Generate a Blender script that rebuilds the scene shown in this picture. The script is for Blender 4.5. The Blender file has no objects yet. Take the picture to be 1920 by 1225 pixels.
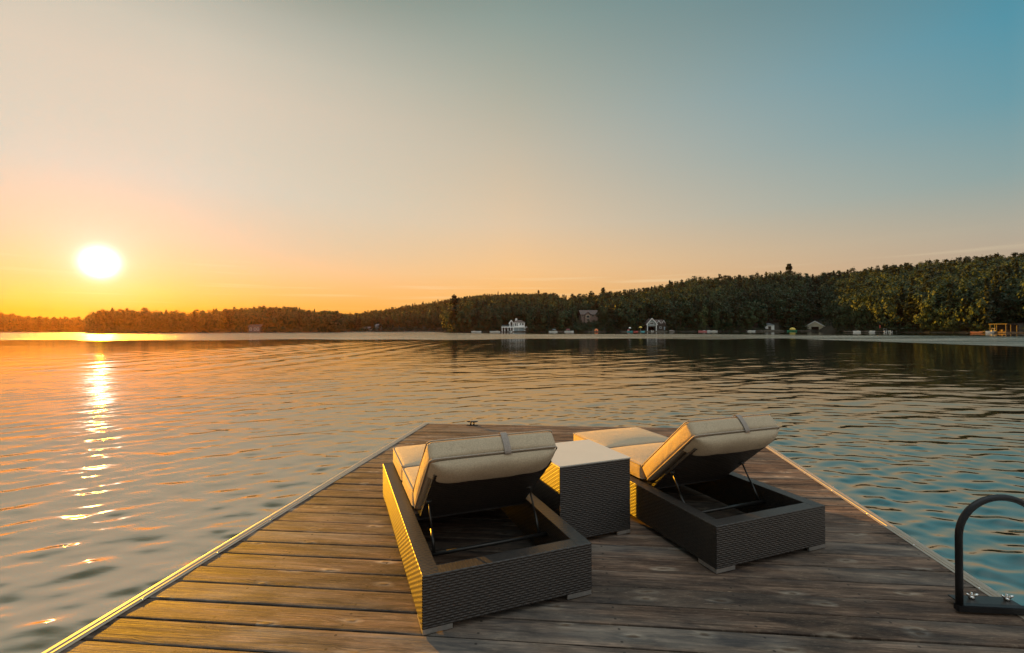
import bpy, bmesh, math, random
import numpy as np
from mathutils import Vector, Matrix

sc = bpy.context.scene
COL = sc.collection
R = math.radians
rng = np.random.default_rng(7)
random.seed(7)

# ------------------------------------------------------------------ camera
F, CH, WZ = 850.0, 1.25, -0.45            # focal length (photo pixels), eye height above deck, water level
PITCH, ROLL = math.atan(5 / F), -0.0025
cam = bpy.data.objects.new('camera', bpy.data.cameras.new('camera'))
COL.objects.link(cam)
cam.data.lens = 36 * F / 1920
cam.data.clip_start, cam.data.clip_end = 0.05, 6000
cam.matrix_world = (Matrix.Translation((0, 0, CH)) @ Matrix.Rotation(math.pi / 2 + PITCH, 4, 'X')
                    @ Matrix.Rotation(ROLL, 4, 'Z'))
sc.camera = cam

# ------------------------------------------------------------------ sky, sun, exposure
SUN_EL, SUN_AZ = R(6.3), R(-42.3)         # azimuth measured from +Y, negative to the left
sundir = Vector((math.sin(SUN_AZ) * math.cos(SUN_EL), math.cos(SUN_AZ) * math.cos(SUN_EL), math.sin(SUN_EL)))


def lin(r, g, b, k=1.0):
    f = lambda c: (c / 255 / 12.92) if c / 255 <= 0.04045 else ((c / 255 + 0.055) / 1.055) ** 2.4
    return (f(r) * k, f(g) * k, f(b) * k, 1)


world = bpy.data.worlds.new('World')
sc.world = world
world.use_nodes = True
nt = world.node_tree
N, L = nt.nodes, nt.links
bg = N['Background']


def wn(kind, **kw):
    n = N.new(kind)
    for k, v in kw.items():
        setattr(n, k, v)
    return n


def wmath(op, a, b=None, clamp=False):
    n = wn('ShaderNodeMath', operation=op, use_clamp=clamp)
    for i, x in enumerate((a, b)):
        if x is None:
            continue
        if isinstance(x, (int, float)):
            n.inputs[i].default_value = x
        else:
            L.new(x, n.inputs[i])
    return n.outputs[0]


tc = wn('ShaderNodeTexCoord')
sep = wn('ShaderNodeSeparateXYZ')
L.new(tc.outputs['Generated'], sep.inputs[0])
el = wmath('DIVIDE', wmath('ARCSINE', sep.outputs[2]), math.pi / 2)      # elevation / 90 degrees
hor = wmath('SQRT', wmath('ADD', wmath('MULTIPLY', sep.outputs[0], sep.outputs[0]),
                          wmath('MULTIPLY', sep.outputs[1], sep.outputs[1])))
cosd = wmath('DIVIDE', wmath('ADD', wmath('MULTIPLY', sep.outputs[0], math.sin(SUN_AZ)),
                             wmath('MULTIPLY', sep.outputs[1], math.cos(SUN_AZ))), wmath('MAXIMUM', hor, 0.001))
daz = wmath('DIVIDE', wmath('ARCCOSINE', wmath('MAXIMUM', wmath('MINIMUM', cosd, 1.0), -1.0)), math.pi)


def ramp(stops):
    n = wn('ShaderNodeValToRGB')
    cr = n.color_ramp
    cr.interpolation = 'B_SPLINE' if False else 'EASE'
    cr.interpolation = 'LINEAR'
    while len(cr.elements) > 1:
        cr.elements.remove(cr.elements[0])
    for i, (deg, c) in enumerate(stops):
        e = cr.elements[0] if i == 0 else cr.elements.new(min(1, deg / 90))
        e.position = min(1, deg / 90)
        e.color = lin(*c)
    L.new(el, n.inputs[0])
    return n.outputs[0]


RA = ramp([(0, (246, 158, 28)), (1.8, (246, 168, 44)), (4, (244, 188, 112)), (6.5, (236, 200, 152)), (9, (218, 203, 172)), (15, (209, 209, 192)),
           (24, (217, 205, 185)), (28, (206, 199, 181)), (31.5, (186, 184, 169)), (35, (156, 157, 142)), (40, (118, 121, 106)), (47, (96, 105, 96)), (62, (215, 226, 224)), (75, (320, 335, 340)), (90, (320, 335, 340))])  # unseen overhead stops raised as added fill for shade; darker band shapes ripple reflections
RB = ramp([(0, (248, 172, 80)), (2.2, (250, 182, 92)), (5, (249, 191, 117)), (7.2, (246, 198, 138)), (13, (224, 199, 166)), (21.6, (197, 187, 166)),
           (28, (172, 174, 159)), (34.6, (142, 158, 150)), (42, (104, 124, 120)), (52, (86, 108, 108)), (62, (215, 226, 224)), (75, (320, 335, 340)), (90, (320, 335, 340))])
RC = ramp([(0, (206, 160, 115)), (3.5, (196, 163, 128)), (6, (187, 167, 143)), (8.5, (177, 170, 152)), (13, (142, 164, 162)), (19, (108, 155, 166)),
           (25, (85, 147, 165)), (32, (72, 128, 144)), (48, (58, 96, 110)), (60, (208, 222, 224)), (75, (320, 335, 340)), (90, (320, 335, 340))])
RD = ramp([(0, (214, 200, 188)), (8, (216, 208, 200)), (20, (208, 210, 208)), (40, (205, 214, 216)), (75, (320, 335, 340)), (90, (320, 335, 340))])  # sky behind the camera, out of view, brightened to fill shaded surfaces


def wmix(f, a, b, lo, hi):
    mr = wn('ShaderNodeMapRange', interpolation_type='SMOOTHSTEP' if False else 'LINEAR')
    L.new(f, mr.inputs[0])
    mr.inputs[1].default_value, mr.inputs[2].default_value = lo, hi
    m = wn('ShaderNodeMix', data_type='RGBA')
    L.new(mr.outputs[0], m.inputs[0])
    L.new(a, m.inputs[6])
    L.new(b, m.inputs[7])
    return m.outputs[2]


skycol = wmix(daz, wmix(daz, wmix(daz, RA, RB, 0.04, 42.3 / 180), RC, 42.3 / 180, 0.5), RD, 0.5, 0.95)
nish = wn('ShaderNodeTexSky', sky_type='NISHITA', sun_disc=False, sun_elevation=SUN_EL, sun_rotation=SUN_AZ,
          dust_density=2.0, air_density=1.0, ozone_density=1.5)
# the sun's own disc with a glow that paints lens bloom and hazy aureole into the sky, and a thin cloud streak under it
dotn = wn('ShaderNodeVectorMath', operation='DOT_PRODUCT')
nrm = wn('ShaderNodeVectorMath', operation='NORMALIZE')
L.new(tc.outputs['Generated'], nrm.inputs[0])
L.new(nrm.outputs[0], dotn.inputs[0])
dotn.inputs[1].default_value = sundir
angd = wmath('MULTIPLY', wmath('ARCCOSINE', wmath('MINIMUM', dotn.outputs['Value'], 1.0)), 180 / math.pi)


def glow(sigma, power, amp, col):
    t = wmath('POWER', wmath('DIVIDE', angd, sigma), power)
    v = wmath('MULTIPLY', wmath('EXPONENT', wmath('MULTIPLY', t, -1)), amp)
    m = wn('ShaderNodeVectorMath', operation='SCALE')
    m.inputs[0].default_value = col
    L.new(v, m.inputs['Scale'])
    return m.outputs[0]


def vadd(a, b):
    n = wn('ShaderNodeVectorMath', operation='ADD')
    L.new(a, n.inputs[0])
    L.new(b, n.inputs[1])
    return n.outputs[0]


nsc = wn('ShaderNodeVectorMath', operation='SCALE')
L.new(nish.outputs[0], nsc.inputs[0])
nsc.inputs['Scale'].default_value = 0.0008
cmap = wn('ShaderNodeMapping')
cmap.inputs['Scale'].default_value = (2.2, 2.2, 75)
cmap.inputs['Rotation'].default_value = (0, R(2.2), 0)
L.new(tc.outputs['Generated'], cmap.inputs[0])
cn = wn('ShaderNodeTexNoise')
cn.inputs['Scale'].default_value = 1.6
cn.inputs['Detail'].default_value = 3
L.new(cmap.outputs[0], cn.inputs[0])
cmr = wn('ShaderNodeMapRange')
L.new(cn.outputs[0], cmr.inputs[0])
cmr.inputs[1].default_value, cmr.inputs[2].default_value = 0.56, 0.8
cmr.inputs[3].default_value, cmr.inputs[4].default_value = 0, 0.35
band = wmath('MULTIPLY', cmr.outputs[0], wmath('EXPONENT', wmath('MULTIPLY', wmath('POWER', wmath('DIVIDE', wmath('SUBTRACT', wmath('MULTIPLY', el, 90), 5.0), 2.2), 2), -1)))
wisp = wn('ShaderNodeMix', data_type='RGBA')
L.new(wmath('MULTIPLY', band, 1.0), wisp.inputs[0])
L.new(skycol, wisp.inputs[6])
wisp.inputs[7].default_value = lin(255, 236, 190)
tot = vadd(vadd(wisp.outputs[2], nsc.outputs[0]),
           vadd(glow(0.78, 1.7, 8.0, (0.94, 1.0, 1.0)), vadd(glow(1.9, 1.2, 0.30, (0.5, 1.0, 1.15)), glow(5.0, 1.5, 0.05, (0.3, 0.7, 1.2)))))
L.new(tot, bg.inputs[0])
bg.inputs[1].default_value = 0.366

sun = bpy.data.lights.new('sun', 'SUN')
sun.energy, sun.angle, sun.color = 5.0, R(0.53), (1.0, 0.44, 0.015)
suno = bpy.data.objects.new('sun', sun)
COL.objects.link(suno)
suno.rotation_euler = sundir.to_track_quat('Z', 'Y').to_euler()
suno.location = sundir * 50

vs = sc.view_settings
vs.view_transform, vs.look, vs.exposure, vs.gamma = 'Standard', 'None', 1.45, 1.0
sc.cycles.use_denoising = True
sc.cycles.max_bounces = 6
sc.cycles.volume_bounces = 0
sc.cycles.sample_clamp_indirect = 4
sc.cycles.sample_clamp_direct = 30


# ------------------------------------------------------------------ helpers
def hy(px):
    return 620 - px / 1920 * 5           # height of the level horizon in photo pixels


def at(px, py, depth):                    # the world point that lies `depth` metres ahead on a sight line
    return Vector(((px - 960) / F * depth, depth, CH + (hy(px) - py) / F * depth))


def tag(o, label=None, cat=None, group=None, kind=None):
    for k, v in (('label', label), ('category', cat), ('group', group), ('kind', kind)):
        if v:
            o[k] = v
    return o


def thing(name, label, cat, loc=(0, 0, 0), rz=0.0, group=None):
    o = bpy.data.objects.new(name, None)
    COL.objects.link(o)
    o.location, o.rotation_euler = loc, (0, 0, rz)
    o.empty_display_size = 0.1
    return tag(o, label, cat, group)


class MB:
    """collects vertices and faces, then links them as one mesh object"""

    def __init__(s):
        s.v, s.f, s.mi, s.n = [], [], [], 0

    def add(s, v, f, mi=0, M=None):
        v = np.asarray(v, float).reshape(-1, 3)
        if M is not None:
            M = np.array(M)
            v = v @ M[:3, :3].T + M[:3, 3]
        s.v.append(v)
        s.f += [tuple(int(i) + s.n for i in q) for q in f]
        s.mi += [mi] * len(f)
        s.n += len(v)
        return s

    def box(s, x0, x1, y0, y1, z0, z1, mi=0, M=None):
        v = [(x, y, z) for z in (z0, z1) for y in (y0, y1) for x in (x0, x1)]
        return s.add(v, [(0, 2, 3, 1), (4, 5, 7, 6), (0, 1, 5, 4), (2, 6, 7, 3), (0, 4, 6, 2), (1, 3, 7, 5)], mi, M)

    def grid(s, P, mi=0, M=None, flip=False, closed_u=False):
        nu, nv = P.shape[:2]
        f = []
        for i in range(nu if closed_u else nu - 1):
            i2 = (i + 1) % nu
            for j in range(nv - 1):
                q = (i * nv + j, i2 * nv + j, i2 * nv + j + 1, i * nv + j + 1)
                f.append(q[::-1] if flip else q)
        return s.add(P.reshape(-1, 3), f, mi, M)

    def tube(s, pts, r, n=8, mi=0, closed=False, M=None, cap=True):
        pts = [Vector(p) for p in pts]
        k = len(pts)
        rr = r if hasattr(r, '__len__') else [r] * k
        rows, up = [], None
        for i, p in enumerate(pts):
            a = pts[i - 1] if (i > 0 or closed) else p
            b = pts[(i + 1) % k] if (i < k - 1 or closed) else p
            t = (b - a).normalized()
            if up is None:
                up = Vector((0, 0, 1)) if abs(t.z) < 0.9 else Vector((1, 0, 0))
            x = t.cross(up).normalized()
            up = x.cross(t).normalized()
            rows.append([p + (x * math.cos(q) + up * math.sin(q)) * rr[i] for q in (2 * math.pi * j / n for j in range(n))])
        v = [tuple(q) for row in rows for q in row]
        f = []
        for i in range(k if closed else k - 1):
            i2 = (i + 1) % k
            for j in range(n):
                j2 = (j + 1) % n
                f.append((i * n + j, i * n + j2, i2 * n + j2, i2 * n + j))
        if cap and not closed:
            f += [tuple(range(n))[::-1], tuple((k - 1) * n + j for j in range(n))]
        return s.add(v, f, mi, M)

    def lathe(s, prof, c=(0, 0, 0), n=20, mi=0, M=None):
        P = np.array([[(c[0] + r * math.cos(a), c[1] + r * math.sin(a), c[2] + z) for (r, z) in prof]
                      for a in (2 * math.pi * i / n for i in range(n))])
        return s.grid(P, mi, M, closed_u=True)

    def prism(s, poly, y0, y1, mi=0, M=None):     # polygon in x,z swept along y
        k = len(poly)
        v = [(x, y0, z) for x, z in poly] + [(x, y1, z) for x, z in poly]
        f = [tuple(range(k)), tuple(range(2 * k - 1, k - 1, -1))]
        f += [(i, i + k, (i + 1) % k + k, (i + 1) % k) for i in range(k)]
        return s.add(v, f, mi, M)

    def mesh(s, name, mats, smooth=False):
        me = bpy.data.meshes.new(name)
        me.from_pydata(np.concatenate(s.v).tolist(), [], s.f)
        for m in (mats if isinstance(mats, (list, tuple)) else [mats]):
            me.materials.append(m)
        me.polygons.foreach_set('material_index', s.mi)
        if smooth:
            me.polygons.foreach_set('use_smooth', [True] * len(me.polygons))
        me.update()
        return me

    def build(s, name, mats, parent=None, smooth=False, normals=False, bevel=0):
        me = s.mesh(name, mats, smooth)
        if normals or bevel:
            bm = bmesh.new()
            bm.from_mesh(me)
            bmesh.ops.recalc_face_normals(bm, faces=bm.faces)
            if bevel:
                bmesh.ops.bevel(bm, geom=bm.edges[:], offset=bevel, segments=2, affect='EDGES', clamp_overlap=True)
            bm.to_mesh(me)
            bm.free()
        o = bpy.data.objects.new(name, me)
        COL.objects.link(o)
        o.parent = parent
        return o


def big_mesh(name, V, Q, mat, smooth=True):
    """fast quad mesh from numpy arrays"""
    me = bpy.data.meshes.new(name)
    V = np.ascontiguousarray(V, np.float32)
    Q = np.ascontiguousarray(Q, np.int32)
    me.vertices.add(len(V))
    me.vertices.foreach_set('co', V.ravel())
    me.loops.add(Q.size)
    me.loops.foreach_set('vertex_index', Q.ravel())
    me.polygons.add(len(Q))
    me.polygons.foreach_set('loop_start', np.arange(0, Q.size, 4, dtype=np.int32))
    me.polygons.foreach_set('use_smooth', np.full(len(Q), smooth, bool))
    me.materials.append(mat)
    me.update(calc_edges=True)
    return me


def link(name, me, parent=None):
    o = bpy.data.objects.new(name, me)
    COL.objects.link(o)
    o.parent = parent
    return o


def copy_tree(o, parent=None):
    c = o.copy()
    COL.objects.link(c)
    c.parent = parent
    for ch in list(o.children):
        copy_tree(ch, c)
    return c


# ------------------------------------------------------------------ materials
class Mat:
    def __init__(s, name, color=(0.5, 0.5, 0.5), rough=0.6, metal=0.0, spec=0.5):
        s.m = bpy.data.materials.new(name)
        s.m.use_nodes = True
        s.t = s.m.node_tree
        s.b = s.t.nodes['Principled BSDF']
        s.b.inputs['Base Color'].default_value = (*color[:3], 1)
        s.b.inputs['Roughness'].default_value = rough
        s.b.inputs['Metallic'].default_value = metal
        s.b.inputs['Specular IOR Level'].default_value = spec

    def n(s, kind, ins=None, **kw):
        n = s.t.nodes.new(kind)
        for k, v in kw.items():
            setattr(n, k, v)
        for k, v in (ins or {}).items():
            s.set(n.inputs[k], v)
        return n

    def set(s, sock, v):
        if isinstance(v, bpy.types.NodeSocket):
            s.t.links.new(v, sock)
        else:
            sock.default_value = v

    def math(s, op, a, b=0.0, c=0.0, clamp=False):
        return s.n('ShaderNodeMath', {0: a, 1: b, 2: c}, operation=op, use_clamp=clamp).outputs[0]

    def obj(s):
        return s.n('ShaderNodeTexCoord').outputs['Object']

    def mapping(s, v, scale=(1, 1, 1), loc=(0, 0, 0)):
        return s.n('ShaderNodeMapping', {0: v, 'Scale': scale, 'Location': loc}).outputs[0]

    def noise(s, v, scale, detail=3, rough=0.5, dist=0.0):
        return s.n('ShaderNodeTexNoise', {0: v, 'Scale': scale, 'Detail': detail, 'Roughness': rough, 'Distortion': dist}).outputs[0]

    def rmap(s, v, a, b, c=0.0, d=1.0):
        return s.n('ShaderNodeMapRange', {0: v, 1: a, 2: b, 3: c, 4: d}).outputs[0]

    def mix(s, f, a, b, blend='MIX'):
        return s.n('ShaderNodeMix', {0: f, 6: a, 7: b}, data_type='RGBA', blend_type=blend).outputs[2]

    def bump(s, h, strength=0.3, dist=0.01):
        s.set(s.b.inputs['Normal'], s.n('ShaderNodeBump', {'Height': h, 'Strength': strength, 'Distance': dist}).outputs[0])

    def base(s, v):
        s.set(s.b.inputs['Base Color'], v)


def speckled(name, c, rough=0.6, amt=0.25, scale=40, metal=0.0, spec=0.5, bump=0.0):
    m = Mat(name, c, rough, metal, spec)
    v = m.obj()
    k = m.noise(v, scale, 4)
    m.base(m.mix(m.rmap(k, 0.25, 0.75), (*[x * (1 - amt) for x in c], 1), (*[min(1, x * (1 + amt)) for x in c], 1)))
    if bump:
        m.bump(k, bump, 0.004)
    return m.m


def make_wood():
    m = Mat('weathered_deck_wood', rough=0.7, spec=0.15)
    v = m.obj()
    sp = m.n('ShaderNodeSeparateXYZ', {0: v})
    pid = m.math('FLOOR', m.math('DIVIDE', m.math('SUBTRACT', sp.outputs[1], PL0), PLP))
    wnz = m.n('ShaderNodeTexWhiteNoise', {'W': pid}, noise_dimensions='1D')
    rnd = wnz.outputs['Value']
    off = m.n('ShaderNodeCombineXYZ', {0: m.math('MULTIPLY', rnd, 37.0), 1: m.math('MULTIPLY', pid, 3.7), 2: m.math('MULTIPLY', rnd, 9.0)}).outputs[0]
    vv = m.n('ShaderNodeVectorMath', {0: v, 1: off}, operation='ADD').outputs[0]
    # knots: grain bends round them
    kw = m.n('ShaderNodeTexNoise', {0: vv, 'Scale': 9.0, 'Detail': 3}).outputs['Color']
    kv = m.n('ShaderNodeVectorMath', {0: vv, 1: m.n('ShaderNodeVectorMath', {0: m.n('ShaderNodeVectorMath', {0: kw, 1: (0.5, 0.5, 0.5)}, operation='SUBTRACT').outputs[0], 1: (0.10, 0.035, 0)}, operation='MULTIPLY').outputs[0]}, operation='ADD').outputs[0]
    kn = m.n('ShaderNodeTexVoronoi', {0: m.mapping(kv, (3.4, 8.5, 1)), 'Scale': 1.0, 'Randomness': 1.0}, voronoi_dimensions='2D')
    has = m.rmap(m.n('ShaderNodeSeparateColor', {0: kn.outputs['Color']}).outputs[0], 0.52, 0.58, 1.0, 0.0)
    kd = m.math('ADD', kn.outputs['Distance'], has)
    knot = m.rmap(kd, 0.04, 0.11, 1.0, 0.0)
    ring = m.rmap(kd, 0.10, 0.42, 1.0, 0.0)
    warp = m.n('ShaderNodeCombineXYZ', {0: 0.0, 1: m.math('MULTIPLY', ring, 0.018), 2: 0.0}).outputs[0]
    gv = m.n('ShaderNodeVectorMath', {0: vv, 1: warp}, operation='ADD').outputs[0]
    g1 = m.noise(m.mapping(gv, (1.3, 46, 1)), 1.0, 6, 0.66, 0.8)
    g2 = m.noise(m.mapping(gv, (6, 240, 1)), 1.0, 4, 0.65)
    g3 = m.noise(m.mapping(vv, (0.9, 4, 1)), 1.0, 4, 0.6)
    col = m.mix(m.rmap(g1, 0.36, 0.64), (0.068, 0.041, 0.028, 1), (0.285, 0.192, 0.140, 1))
    col = m.mix(m.rmap(g2, 0.42, 0.72, 0, 0.8), col, (0.030, 0.021, 0.015, 1))
    col = m.mix(m.rmap(g3, 0.46, 0.66, 0, 0.75), col, (0.185, 0.168, 0.148, 1))
    col = m.mix(m.math('MULTIPLY', m.rmap(rnd, 0, 1, 0.0, 0.55), 1.0), col, (0.065, 0.039, 0.026, 1))
    pale = m.math('MULTIPLY', m.rmap(kd, 0.10, 0.24, 1.0, 0.0), m.rmap(g1, 0.35, 0.65))
    col = m.mix(m.math('MULTIPLY', pale, 0.8), col, (0.40, 0.34, 0.27, 1))
    col = m.mix(m.math('MULTIPLY', knot, 0.85), col, (0.11, 0.07, 0.045, 1))
    blotch = m.noise(m.mapping(v, (0.55, 1.1, 1), (3, 1, 0)), 1.6, 5, 0.65, 0.7)
    col = m.mix(m.rmap(blotch, 0.48, 0.64, 0, 0.6), col, (0.040, 0.029, 0.022, 1))
    fine = m.noise(m.mapping(vv, (14, 90, 1)), 2.0, 4, 0.7)
    col = m.mix(m.rmap(fine, 0.55, 0.72, 0, 0.55), col, (0.30, 0.235, 0.17, 1))
    st = m.noise(m.mapping(vv, (3.2, 17, 1), (5, 2, 0)), 1.0, 5, 0.62, 0.5)
    col = m.mix(1.0, col, m.n('ShaderNodeCombineColor', {0: m.rmap(st, 0.34, 0.66, 0.42, 1.38), 1: m.rmap(st, 0.34, 0.66, 0.44, 1.30), 2: m.rmap(st, 0.34, 0.66, 0.48, 1.20)}).outputs[0], 'MULTIPLY')
    crack = m.noise(m.mapping(vv, (2.2, 150, 1), (1, 7, 0)), 1.0, 3, 0.6, 0.4)
    col = m.mix(m.rmap(crack, 0.64, 0.70, 0, 0.8), col, (0.022, 0.015, 0.011, 1))
    # screw heads: two on every joist line
    fy = m.math('SUBTRACT', m.math('ABSOLUTE', m.math('SUBTRACT', m.math('FRACT', m.math('DIVIDE', m.math('SUBTRACT', sp.outputs[1], PL0), PLP)), 0.5)), 0.28)
    fx = m.math('SUBTRACT', m.math('FRACT', m.math('DIVIDE', m.math('ADD', sp.outputs[0], m.math('MULTIPLY_ADD', rnd, 0.02, 9.88)), 0.58)), 0.5)
    dd = m.math('SQRT', m.math('ADD', m.math('POWER', m.math('MULTIPLY', fx, 0.58), 2.0), m.math('POWER', m.math('MULTIPLY', fy, PLP), 2.0)))
    scr = m.rmap(dd, 0.0045, 0.0075, 1.0, 0.0)
    col = m.mix(m.math('MULTIPLY', scr, 0.85), col, (0.03, 0.024, 0.02, 1))
    m.base(col)
    m.set(m.b.inputs['Roughness'], m.rmap(g1, 0.25, 0.75, 0.62, 0.85))
    h = m.math('ADD', m.math('MULTIPLY', g1, 0.7), m.math('ADD', m.math('MULTIPLY', g2, 0.45), m.math('MULTIPLY', knot, 0.5)))
    m.bump(h, 0.7, 0.005)
    return m.m


def make_fabric(name, c):
    m = Mat(name, c, 0.85, spec=0.25)
    v = m.obj()
    wv = m.math('MULTIPLY', m.n('ShaderNodeTexWave', {0: v, 'Scale': 170.0, 'Distortion': 0.6}, bands_direction='X').outputs[1],
                m.n('ShaderNodeTexWave', {0: v, 'Scale': 170.0, 'Distortion': 0.6}, bands_direction='Y').outputs[1])
    n1 = m.noise(v, 160, 3)
    n2 = m.noise(v, 5, 3, 0.55, 0.6)
    col = m.mix(m.rmap(n1, 0.3, 0.7), (*[x * 0.82 for x in c], 1), (*[min(1, x * 1.12) for x in c], 1))
    m.base(m.mix(m.rmap(n2, 0.4, 0.8, 0, 0.18), col, (*[x * 0.7 for x in c], 1)))
    m.b.inputs['Sheen Weight'].default_value = 0.08
    m.b.inputs['Sheen Roughness'].default_value = 0.5
    h = m.math('ADD', m.math('MULTIPLY', n1, 0.06), m.math('ADD', m.math('MULTIPLY', wv, 0.03), n2))
    m.bump(h, 0.5, 0.02)
    return m.m


def make_wicker():
    m = Mat('dark_woven_wicker', (0.03, 0.02, 0.014), 0.50, spec=0.85)
    m.b.inputs['IOR'].default_value = 1.5
    v = m.obj()
    k = m.noise(v, 55, 3)
    m.base(m.mix(m.rmap(k, 0.3, 0.7), (0.006, 0.0045, 0.0035, 1), (0.023, 0.0155, 0.010, 1)))
    m.bump(m.noise(v, 400, 2), 0.15, 0.001)
    return m.m


def make_water():
    m = Mat('lake_water', (0.010, 0.012, 0.010), 0.02)
    m.b.inputs['IOR'].default_value = 5.5
    m.b.inputs['Specular Tint'].default_value = (1.0, 0.94, 0.80, 1)
    v = m.n('ShaderNodeNewGeometry').outputs['Position']
    ruf = m.math('MULTIPLY', m.n('ShaderNodeAttribute', attribute_name='ruffle').outputs['Fac'], m.rmap(m.noise(m.mapping(v, (0.035, 0.16, 1)), 1.0, 5, 0.65, 0.4), 0.36, 0.58, 0.30, 1.0))
    n1 = m.noise(m.mapping(v, (1.1, 2.6, 1)), 2.2, 3, 0.5)
    n2 = m.noise(m.mapping(v, (1.3, 2.2, 1)), 1.1, 4, 0.6)
    b1 = m.n('ShaderNodeBump', {'Height': n1, 'Strength': m.rmap(ruf, 0, 1, 0.04, 0.0), 'Distance': 0.10})
    b2 = m.n('ShaderNodeBump', {'Height': n2, 'Strength': m.rmap(ruf, 0, 1, 0.0, 1.0), 'Distance': 0.45, 'Normal': b1.outputs[0]})
    m.set(m.b.inputs['Normal'], b2.outputs[0])
    m.set(m.b.inputs['Roughness'], m.rmap(ruf, 0, 1, 0.015, 0.24))
    return m.m


def make_leaf(name, c0, c1, c2):
    m = Mat(name, c0, 0.6, spec=0.25)
    t = m.n('ShaderNodeAttribute', attribute_name='tint').outputs['Fac']
    oi = m.n('ShaderNodeObjectInfo').outputs['Random']
    k = m.math('ADD', t, m.math('MULTIPLY', m.math('SUBTRACT', oi, 0.5), 0.45))
    col = m.mix(m.rmap(k, 0.0, 0.55), c0, c1)
    col = m.mix(m.rmap(k, 0.55, 1.0), col, c2)
    m.base(col)
    tr = m.n('ShaderNodeBsdfTranslucent', {0: col})
    ms = m.n('ShaderNodeMixShader', {0: 0.2, 1: m.b.outputs[0], 2: tr.outputs[0]})
    m.t.links.new(ms.outputs[0], m.t.nodes['Material Output'].inputs[0])
    return m.m


# dock frame: origin under the camera, x along the boards, y out over the lake
DA = R(-5.3)
PLP, PL0, DFAR, DNEAR = 0.1436, 1.6745 - 0.1436 * 40, 5.90, -3.6
WOOD = make_wood()
WICKER = make_wicker()
FABRIC = make_fabric('tan_cushion_fabric', (0.44, 0.345, 0.23))
PIPE = make_fabric('cushion_piping_fabric', (0.36, 0.29, 0.22))
STRAP = make_fabric('grey_strap_fabric', (0.30, 0.25, 0.21))
ALU = speckled('brushed_aluminium', (0.55, 0.53, 0.50), 0.35, 0.12, 60, 0.85)
STEEL = speckled('bright_steel', (0.62, 0.60, 0.57), 0.25, 0.1, 60, 1.0)
BLACKM = speckled('black_coated_metal', (0.010, 0.010, 0.011), 0.45, 0.3, 30, 0.0, 0.3)
STRUTM = speckled('dark_strut_metal', (0.05, 0.045, 0.04), 0.35, 0.2, 30, 0.7)
VINYL = speckled('pale_vinyl_bumper', (0.30, 0.24, 0.175), 0.32, 0.14, 14, 0.0, 0.8)
FASCIA = speckled('dark_fascia_timber', (0.11, 0.085, 0.065), 0.7, 0.3, 8)
GLASS = speckled('pale_glass_top', (0.50, 0.47, 0.41), 0.10, 0.03, 6, spec=1.0)
WATER = make_water()
LEAF = make_leaf('broadleaf_foliage', (0.026, 0.043, 0.020, 1), (0.047, 0.078, 0.030, 1), (0.100, 0.116, 0.036, 1))
NEEDLE = make_leaf('conifer_foliage', (0.022, 0.033, 0.019, 1), (0.042, 0.058, 0.027, 1), (0.08, 0.088, 0.032, 1))
BARK = speckled('tree_bark', (0.10, 0.075, 0.055), 0.9, 0.35, 3)
SOIL = speckled('forest_floor', (0.040, 0.034, 0.020), 0.95, 0.4, 0.3)
WHITE = speckled('white_painted_board', (0.84, 0.82, 0.78), 0.6, 0.06, 2)
CREAM = speckled('cream_painted_board', (0.66, 0.58, 0.42), 0.6, 0.06, 2)
PINKW = speckled('brownish_pink_siding', (0.30, 0.20, 0.155), 0.7, 0.12, 2)
GREYW = speckled('grey_green_siding', (0.22, 0.25, 0.24), 0.7, 0.12, 2)
BLUEG = speckled('blue_grey_siding', (0.33, 0.40, 0.42), 0.7, 0.1, 2)
DARKW = speckled('dark_brown_siding', (0.055, 0.042, 0.032), 0.75, 0.2, 2)
ROOF = speckled('brown_shingle_roof', (0.115, 0.085, 0.07), 0.85, 0.25, 3)
ROOFG = speckled('grey_shingle_roof', (0.11, 0.125, 0.125), 0.85, 0.25, 3)
SLIPSHADE = speckled('slip_shade_black', (0.012, 0.011, 0.010), 0.5, 0.2, 2)  # near-black panel colour standing in for shade deep inside the boat slips
PANE = speckled('window_pane', (0.02, 0.022, 0.024), 0.08, 0.1, 2)
PLANK = speckled('far_dock_timber', (0.26, 0.21, 0.165), 0.8, 0.25, 2)
ORANGE = speckled('orange_plastic', (0.75, 0.22, 0.05), 0.45, 0.08, 3)
YELLOW = speckled('yellow_canvas', (0.72, 0.52, 0.10), 0.7, 0.08, 3)
GREEN = speckled('green_plastic', (0.05, 0.32, 0.17), 0.45, 0.1, 3)
TEAL = speckled('teal_plastic', (0.06, 0.34, 0.36), 0.45, 0.1, 3)
RED = speckled('red_fabric', (0.50, 0.07, 0.05), 0.6, 0.1, 3)
PINK = speckled('pink_fabric', (0.60, 0.20, 0.20), 0.6, 0.1, 3)
NAVY = speckled('navy_canvas', (0.03, 0.05, 0.10), 0.6, 0.1, 3)
BOATW = speckled('white_gelcoat', (0.74, 0.74, 0.72), 0.25, 0.05, 2)
STONE = speckled('grey_shore_rock', (0.20, 0.175, 0.15), 0.9, 0.3, 2, bump=0.5)

# ------------------------------------------------------------------ shore line (photo column -> distance ahead)
SH = [(-1500, 560), (-400, 440), (160, 420), (178, 268), (640, 282), (650, 345), (828, 345), (842, 268), (965, 266), (1100, 262), (1230, 256),
      (1330, 258), (1450, 268), (1535, 264), (1600, 215), (1650, 192), (1750, 170), (1840, 158), (1920, 150), (2200, 120), (2800, 95), (4500, 70)]


def shore(px):
    return np.interp(px, [a for a, b in SH], [b for a, b in SH])


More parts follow.
